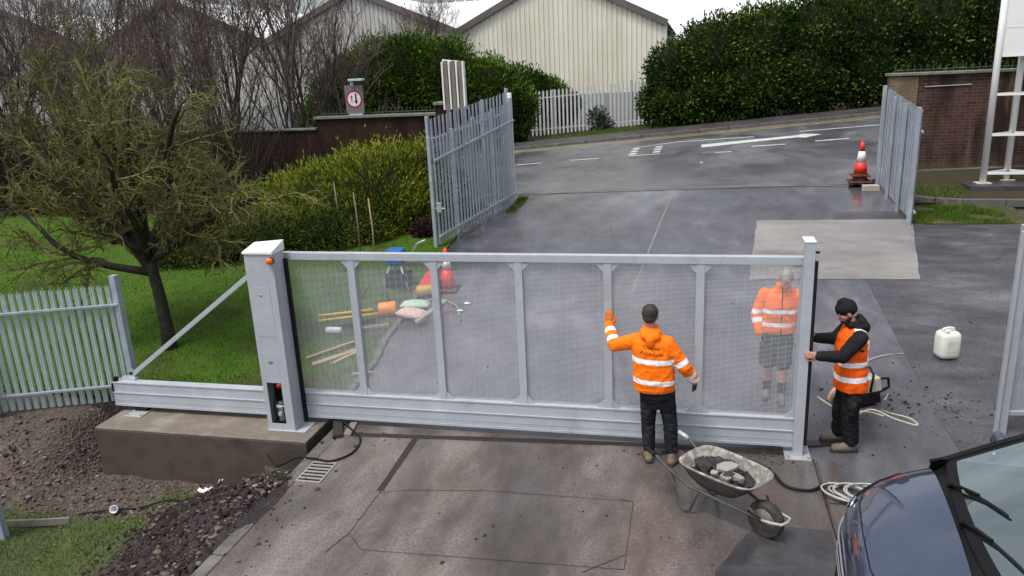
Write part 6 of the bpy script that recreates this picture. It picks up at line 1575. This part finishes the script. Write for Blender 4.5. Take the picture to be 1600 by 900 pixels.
# ================================================================== CAR
def build_car():
    fy=R(6); Rv=Vector((math.cos(fy),-math.sin(fy),0)); Tv=Vector((math.sin(fy),math.cos(fy),0)); C0=Vector((-.09,-3.03,0))
    L=lambda s,t,z: C0+Rv*s+Tv*t+Vector((0,0,z))
    car=thing('parked_car','dark blue grey people carrier at the bottom right, bonnet towards the gate post','car',tuple(L(2.2,0,0)))
    m,nt,bs=newmat('blue_grey_car_paint'); n=noise_node(nt,objvec(nt),3,3)
    nt.links.new(ramp(nt,n.outputs['Fac'],[(.3,(.05,.072,.14)),(.7,(.06,.085,.16))]).outputs['Color'],bs.inputs['Base Color'])
    bs.inputs['Metallic'].default_value=.85; bs.inputs['Roughness'].default_value=.28; bs.inputs['Coat Weight'].default_value=1; bs.inputs['Coat Roughness'].default_value=.03; bs.inputs['Coat IOR'].default_value=2.0
    paint=m; blk=MT['black_plastic']; chrome=mat('chrome_trim',(.75,.75,.76),(.68,.68,.7),rough=.12,metal=1)
    def interp(tab,s):
        for (a,va),(b_,vb) in zip(tab,tab[1:]):
            if s<=b_: u=max(0,(s-a)/(b_-a)); u2=u*u*(3-2*u) if False else u; return va+(vb-va)*u2
        return tab[-1][1]
    Wt=[(0,.36),(.02,.48),(.05,.585),(.10,.68),(.18,.77),(.30,.84),(.45,.89),(.65,.925),(1.0,.945),(4.1,.94),(4.3,.88),(4.4,.74)]
    Ht=[(0,.80),(.02,.85),(.05,.895),(.10,.94),(.18,.99),(.30,1.05),(.45,1.105),(.60,1.15),(.72,1.18),(.9,1.20),(4.4,1.20)]
    def prof(s):
        W=interp(Wt,s); H=interp(Ht,s); e=.055
        half=[(W*.90,.20),(W*.965,.30),(W*.99,.45),(W,.60),(W*.992,H-.22),(W*.97,H-.13),(W*.93,H-.07),(W*.86,H-.035),(W*.74,H-.012),(W*.55,H+.012),(W*.30,H+.028),(0,H+.034)]
        return half
    ss=[0,.012,.03,.05,.075,.10,.14,.18,.24,.30,.38,.45,.52,.60,.66]
    def row(s,lim=None):
        h=prof(s); r=[(t,z) for t,z in h]+[(-t,z) for t,z in h[-2::-1]]
        return [L(s,t,z) for t,z in r]
    b=MB(); b.grid([row(s) for s in ss]); nn=len(row(0)); b.add(row(0),[tuple(range(nn))]); 
    # body behind the bonnet: sides and belt
    rs=[.66,.72,.9,1.2,1.8,2.6,3.4,4.1,4.3,4.4]
    P=[]
    for s in rs:
        W=interp(Wt,s); H=1.20 if s>.7 else 1.165
        h=[(W*.90,.20),(W*.965,.30),(W*.99,.45),(W,.60),(W*.992,H-.22),(W*.97,H-.10),(W*.93,H-.03),(W*.90,H)]
        r=h+[(-t,z) for t,z in h[::-1]]; P.append([L(s,t,z) for t,z in r])
    left=[p[:8] for p in P]; rgt=[p[8:] for p in P]; b.grid(left); b.grid(rgt); b.add(P[-1],[tuple(range(16))])
    body=b.build('body',paint,car)
    # surface lookup on the bonnet
    def S(s,u,off=0):
        h=prof(s); r=[(t,z) for t,z in h]+[(-t,z) for t,z in h[-2::-1]]; k=u*(len(r)-1); i=min(int(k),len(r)-2); f=k-i
        t=r[i][0]+(r[i+1][0]-r[i][0])*f; z=r[i][1]+(r[i+1][1]-r[i][1])*f
        dt,dz=r[i+1][0]-r[i][0],r[i+1][1]-r[i][1]; l=math.hypot(dt,dz)+1e-9; n_=(dz/l*1,-dt/l*1)
        if n_[1]<0 and abs(n_[1])>.3: n_=(-n_[0],-n_[1])
        return L(s-.35*off,t+abs(n_[0])*(1 if t>0 else -1)*off,z+abs(n_[1])*off)
    # shut line of the bonnet
    def line(pts,r,name,m_):
        b=MB(); b.tube(pts,r,n=6); b.build(name,m_,car)
    cur=[(.655,.275),(.5,.288),(.36,.302),(.25,.318),(.17,.345),(.125,.40),(.11,.5)]
    pts=[]
    for (s0,u0),(s1,u1) in zip(cur,cur[1:]):
        for k in range(6): pts.append(S(s0+(s1-s0)*k/6,u0+(u1-u0)*k/6,.0005))
    pts2=[S(s,1-u,.0005) for s,u in [((a[0]+(b_[0]-a[0])*k/6),(a[1]+(b_[1]-a[1])*k/6)) for a,b_ in zip(cur,cur[1:]) for k in range(6)]]
    line(pts+pts2[::-1],.005,'bonnet_gap',blk)
    # headlamps
    glassd=newmat('headlamp_lens'); g=glassd[2]; g.inputs['Base Color'].default_value=(.26,.30,.34,1); g.inputs['Roughness'].default_value=.06; g.inputs['Coat Weight'].default_value=1; g.inputs['Specular IOR Level'].default_value=.9
    for side in (0,1):
        P=[]
        for i in range(14):
            rowp=[]
            for j in range(8):
                f=i/13; s=.06+.40*f; ulo=.175+.03*(1-f); uhi=.300+.02*(1-f)-.03*f*f; u=ulo+(uhi-ulo)*j/7
                if j in (0,7): off=.001
                else: off=.006
                rowp.append(S(s,u if side==0 else 1-u,off))
            P.append(rowp)
        b=MB(); b.grid(P); hl=b.build('headlamp',glassd[0],car)
        b=MB(); 
        for k in (0,7): b.tube([P[i][k]+Vector((0,0,.003)) for i in range(14)],.008,n=6)
        b.tube([P[7][j]+Vector((0,0,.003)) for j in range(8)],.006,n=6)
        b.build('lamp_trim',blk,hl)
    # chrome strips, grille and bumper details across the nose
    def nose(z,off,t0=-.8,t1=.8,n=40):
        out=[]
        for k in range(n+1):
            t=t0+(t1-t0)*k/n; s=0
            for a in range(200):
                s=a*.004
                if interp(Wt,s)*.995>=abs(t): break
            d=Vector((-1,0,0)); out.append(L(s-off,t*(1+off*.6),z))
        return out
    line(nose(.72,.012),.013,'bumper_chrome_strip',chrome); line(nose(.62,.014,-.62,.62),.010,'grille_chrome_bar',chrome); line(nose(.56,.016,-.62,.62),.010,'grille_chrome_bar',chrome)
    b=MB(); b.grid([nose(.68,.006,-.5,.5),nose(.50,.010,-.5,.5)]); b.build('grille',blk,car)
    b=MB(); b.grid([nose(.48,.008,-.78,.78),nose(.24,.02,-.78,.78)]); b.build('lower_bumper',blk,car)
    # small chrome wing on the lamp corner
    b=MB(); q=[S(.055,.32,.012),S(.10,.335,.014),S(.115,.36,.014),S(.07,.37,.012)]; 
    b.tube([q[0],q[1],q[2],q[3]],[.006,.012,.012,.006],n=8); b.build('badge_bar',chrome,car)
    # windscreen
    FLIP=True
    def WS(v,t,off=0):
        bow=.07*(1-t*t); s=.80-bow+1.04*v; z=1.195+.66*v-.10*v*v*(.5)+.02*(1-t*t); w=.845-.16*v
        return L(s-off*.5,t*w,z+off*.86)
    mg=bpy.data.materials.new('tinted_windscreen'); mg.use_nodes=True; nt=mg.node_tree; nt.nodes.clear()
    out=N(nt,'ShaderNodeOutputMaterial'); mx=N(nt,'ShaderNodeMixShader'); tr=N(nt,'ShaderNodeBsdfTransparent'); tr.inputs[0].default_value=(.66,.80,.80,1); gl=N(nt,'ShaderNodeBsdfGlossy'); gl.inputs['Roughness'].default_value=.02; gl.inputs[0].default_value=(.86,.97,.96,1)
    fr=N(nt,'ShaderNodeFresnel'); fr.inputs['IOR'].default_value=1.6; mr=maprange(nt,fr.outputs[0],0,1,.30,1.0); nt.links.new(mr,mx.inputs[0]); nt.links.new(tr.outputs[0],mx.inputs[1]); nt.links.new(gl.outputs[0],mx.inputs[2]); nt.links.new(mx.outputs[0],out.inputs[0])
    ts=lins(-1,1,25); vs_=lins(0,1,15)
    b=MB(); b.grid([[WS(v,t) for t in ts] for v in vs_],flip=FLIP); b.build('windscreen',mg,car,fix=False)
    b=MB(); b.grid([[WS(v,t,.004) for t in ts] for v in (-.03,0,.015,.03)]); b.grid([[WS(v,t,.004) for t in (-1.0,-.975,-.955)] for v in vs_]); b.grid([[WS(v,t,.004) for t in (.955,.975,1.0)] for v in vs_]); b.grid([[WS(v,t,.004) for t in ts] for v in (.95,1.0)]); b.build('windscreen_border',blk,car,fix=False)
    # scuttle panel between bonnet and glass
    b=MB(); b.grid([[S(.655,u,-.012) for u in lins(.2,.8,25)],[WS(-.03,t,.0)+Vector((0,0,-.03)) for t in lins(1.04,-1.04,25)],[WS(.01,t)+Vector((0,0,-.012)) for t in lins(1.0,-1.0,25)]]); b.build('scuttle_panel',blk,car,fix=False)
    for sgn in (-1,1):
        b=MB(); b.tube([WS(v,sgn*1.035,.0)+Tv*sgn*.012 for v in lins(-.12,1.02,14)],[.04]+[.026]*13,n=10); b.build('windscreen_pillar',blk,car)
        b=MB(); P=[]
        for v in lins(0,1,8):
            a=WS(v,sgn*1.05); P.append([a+Tv*sgn*.01,L(3.9,sgn*(.88-.18*v),1.20+.63*v)])
        b.grid(P); b.build('side_window',mg,car,fix=False)
        b=MB(); b.tube([L(1.1,sgn*.94,1.20),L(1.15,sgn*1.04,1.24)],.03,n=8); mm=Matrix.Translation(L(1.17,sgn*1.07,1.28)) @ Matrix.Rotation(-fy,4,'Z'); b.ell(L(1.17,sgn*1.07,1.28),(.06,.12,.08),14,10); b.build('door_mirror',paint,car)
        for s in (.98,3.55):
            ax=Tv*sgn; M=Matrix.Translation(L(s,sgn*.79,.32)) @ ax.to_track_quat('Z','Y').to_matrix().to_4x4()
            b=MB(); b.lathe([(.20,-.10),(.30,-.10),(.32,-.06),(.32,.06),(.30,.105),(.20,.105)],n=32,M=M); wl=b.build('wheel',MT['tyre'],car)
            b=MB(); b.lathe([(.20,.10),(.19,.09),(.05,.075),(.04,.10)],n=24,M=M); b.build('rim',MT['bolt'],wl)
    b=MB(); P=[]
    for s,z,w in ((1.80,1.835,.69),(2.05,1.885,.70),(2.6,1.915,.72),(3.4,1.90,.72),(4.0,1.84,.70),(4.3,1.64,.74),(4.38,1.20,.82)):
        P.append([L(s,t*w,z+.03*(1-t*t)) for t in lins(-1,1,13)])
    b.grid(P); b.build('roof',paint,car,fix=False)
    # interior
    b=MB(); b.grid([[WS(.01,t)+Vector((0,0,-.05)) for t in ts],[L(1.05,t*.76,1.15) for t in ts],[L(1.34,t*.76,1.17) for t in ts],[L(1.45,t*.76,1.10) for t in ts],[L(1.47,t*.76,.7) for t in ts]]); 
    b.build('dashboard',mat('dark_dashboard',(.05,.053,.055),(.035,.038,.04),rough=.7),car,fix=False)
    seat=mat('pale_seat_cloth',(.34,.36,.36),(.27,.29,.29),rough=.9)
    for t in (-.37,.37):
        b=MB(); sh=[(1.75,.64),(2.25,.60),(2.30,.72),(2.50,1.24),(2.42,1.30),(2.18,.78),(1.76,.76)]; b.prism([L(s,t-.24,z) for s,z in sh],Tv*.48); st=b.build('seat',seat,car,bevel=.05)
        b=MB(); b.prism([L(s,t-.13,z) for s,z in ((2.47,1.32),(2.57,1.32),(2.60,1.54),(2.52,1.54))],Tv*.26); b.build('headrest',seat,st,bevel=.04)
    b=MB(); ctr=L(1.58,.38,1.14); M=Matrix.Translation(ctr) @ Matrix.Rotation(-fy,4,'Z') @ Matrix.Rotation(R(-62),4,'Y')
    b.tube([M@Vector((.18*math.cos(a),.18*math.sin(a),0)) for a in lins(0,2*PI,29)],.016,n=8); b.ell(ctr,(.06,.06,.03),12,8,M=M.to_3x3().to_4x4()); b.bar(M@Vector((0,-.17,0)),M@Vector((0,.17,0)),.04,.02); b.build('steering_wheel',blk,car)
    b=MB(); b.box((0,0,0),(.01,.01,.01)) if False else None
    b.grid([[L(1.2,t,.42) for t in (-.8,.8)],[L(4.2,t,.42) for t in (-.8,.8)]]); b.build('cabin_floor',MT['black_cloth'],car,fix=False)
    b=MB(); P0=WS(.86,0,-.03); b.bar(P0+Tv*-.12,P0+Tv*.12,.06,.03,up=(0,0,1)); b.tube([P0,WS(.92,0,.0)],.01,n=6); b.build('rear_view_mirror',blk,car)
    # wipers
    for t0,t1,v1 in ((.48,-.22,.20),(-.12,-.85,.13)):
        p0=WS(-.02,t0,.03); tip=WS(v1,t1,.018); mid=WS(v1*.55,(t0+t1)/2+.02,.028)
        b=MB(); b.tube([p0,p0.lerp(mid,.4)+Vector((0,0,.012)),mid+Vector((0,0,.01))],[.016,.012,.010],n=8); b.cyl(p0+Vector((0,0,-.02)),p0+Vector((0,0,.012)),.02); w_=b.build('wiper_arm',blk,car)
        b=MB(); a=WS(v1*.22,t0-.10,.016); pts=[a.lerp(tip,k/8)+Vector((0,0,.004*math.sin(PI*k/8))) for k in range(9)]; b.tube(pts,[.008]+[.011]*7+[.008],n=6); b.build('wiper_blade',MT['black_rubber'],w_)
build_car()
# ================================================================== CAMERA, LIGHT, SKY
cd=bpy.data.cameras.new('camera'); cam=bpy.data.objects.new('camera',cd); COL.objects.link(cam); SC.camera=cam
cd.sensor_width=36; cd.lens=1195/1600*36; cd.clip_start=.1; cd.clip_end=4000
right=Vector((0.9738554,0.22240849,-0.04626145)); down=Vector((0.018269,-0.2796606,-0.9599251)); fwd=Vector((-0.226433,0.93398309,-0.27641217))
Mc=Matrix((( right.x,-down.x,-fwd.x),(right.y,-down.y,-fwd.y),(right.z,-down.z,-fwd.z))).to_4x4()
cam.matrix_world=Matrix.Translation((-1.2207,-8.24308,4.3)) @ Mc
EL,AZ=R(66),R(215)      # sun behind thick cloud, over the viewer's left shoulder
w=bpy.data.worlds.new('World'); SC.world=w; w.use_nodes=True; nt=w.node_tree
bg=nt.nodes['Background']; bg.inputs['Strength'].default_value=.112
sky=N(nt,'ShaderNodeTexSky',sky_type='NISHITA'); sky.sun_disc=False; sky.sun_elevation=EL; sky.sun_rotation=AZ; sky.dust_density=4; sky.air_density=1.0; sky.ozone_density=1
hs=N(nt,'ShaderNodeHueSaturation'); hs.inputs['Saturation'].default_value=.25; hs.inputs['Value'].default_value=1.15; nt.links.new(sky.outputs[0],hs.inputs['Color'])
tc=N(nt,'ShaderNodeTexCoord'); mp_=N(nt,'ShaderNodeMapping'); mp_.inputs['Scale'].default_value=(1,1,2.2); nt.links.new(tc.outputs['Generated'],mp_.inputs['Vector'])
cn=noise_node(nt,mp_.outputs[0],2.2,6,.55,.4)
cl=ramp(nt,cn.outputs['Fac'],[(.3,(.62,.67,.78)),(.5,(.95,.97,1.0)),(.7,(1.3,1.3,1.28))])
nt.links.new(mixc(nt,1.0,hs.outputs[0],cl.outputs['Color'],'MULTIPLY'),bg.inputs['Color'])
sd=bpy.data.lights.new('sun','SUN'); sd.energy=1.4; sd.angle=R(12); sd.color=(1,.96,.9)
so=bpy.data.objects.new('sun',sd); COL.objects.link(so)
# sky sun_rotation turns clockwise from +Y seen from above
sdir=Vector((math.sin(AZ)*math.cos(EL),math.cos(AZ)*math.cos(EL),math.sin(EL)))
so.rotation_euler=sdir.to_track_quat('Z','Y').to_euler(); so.location=(0,0,30)
SC.view_settings.view_transform='Standard'; SC.view_settings.look='None'; SC.view_settings.exposure=.66; SC.view_settings.gamma=1
try: SC.view_settings.use_curve_mapping=False
except Exception: pass
SC.cycles.use_denoising=True
SC.cycles.max_bounces=6; SC.cycles.transparent_max_bounces=12
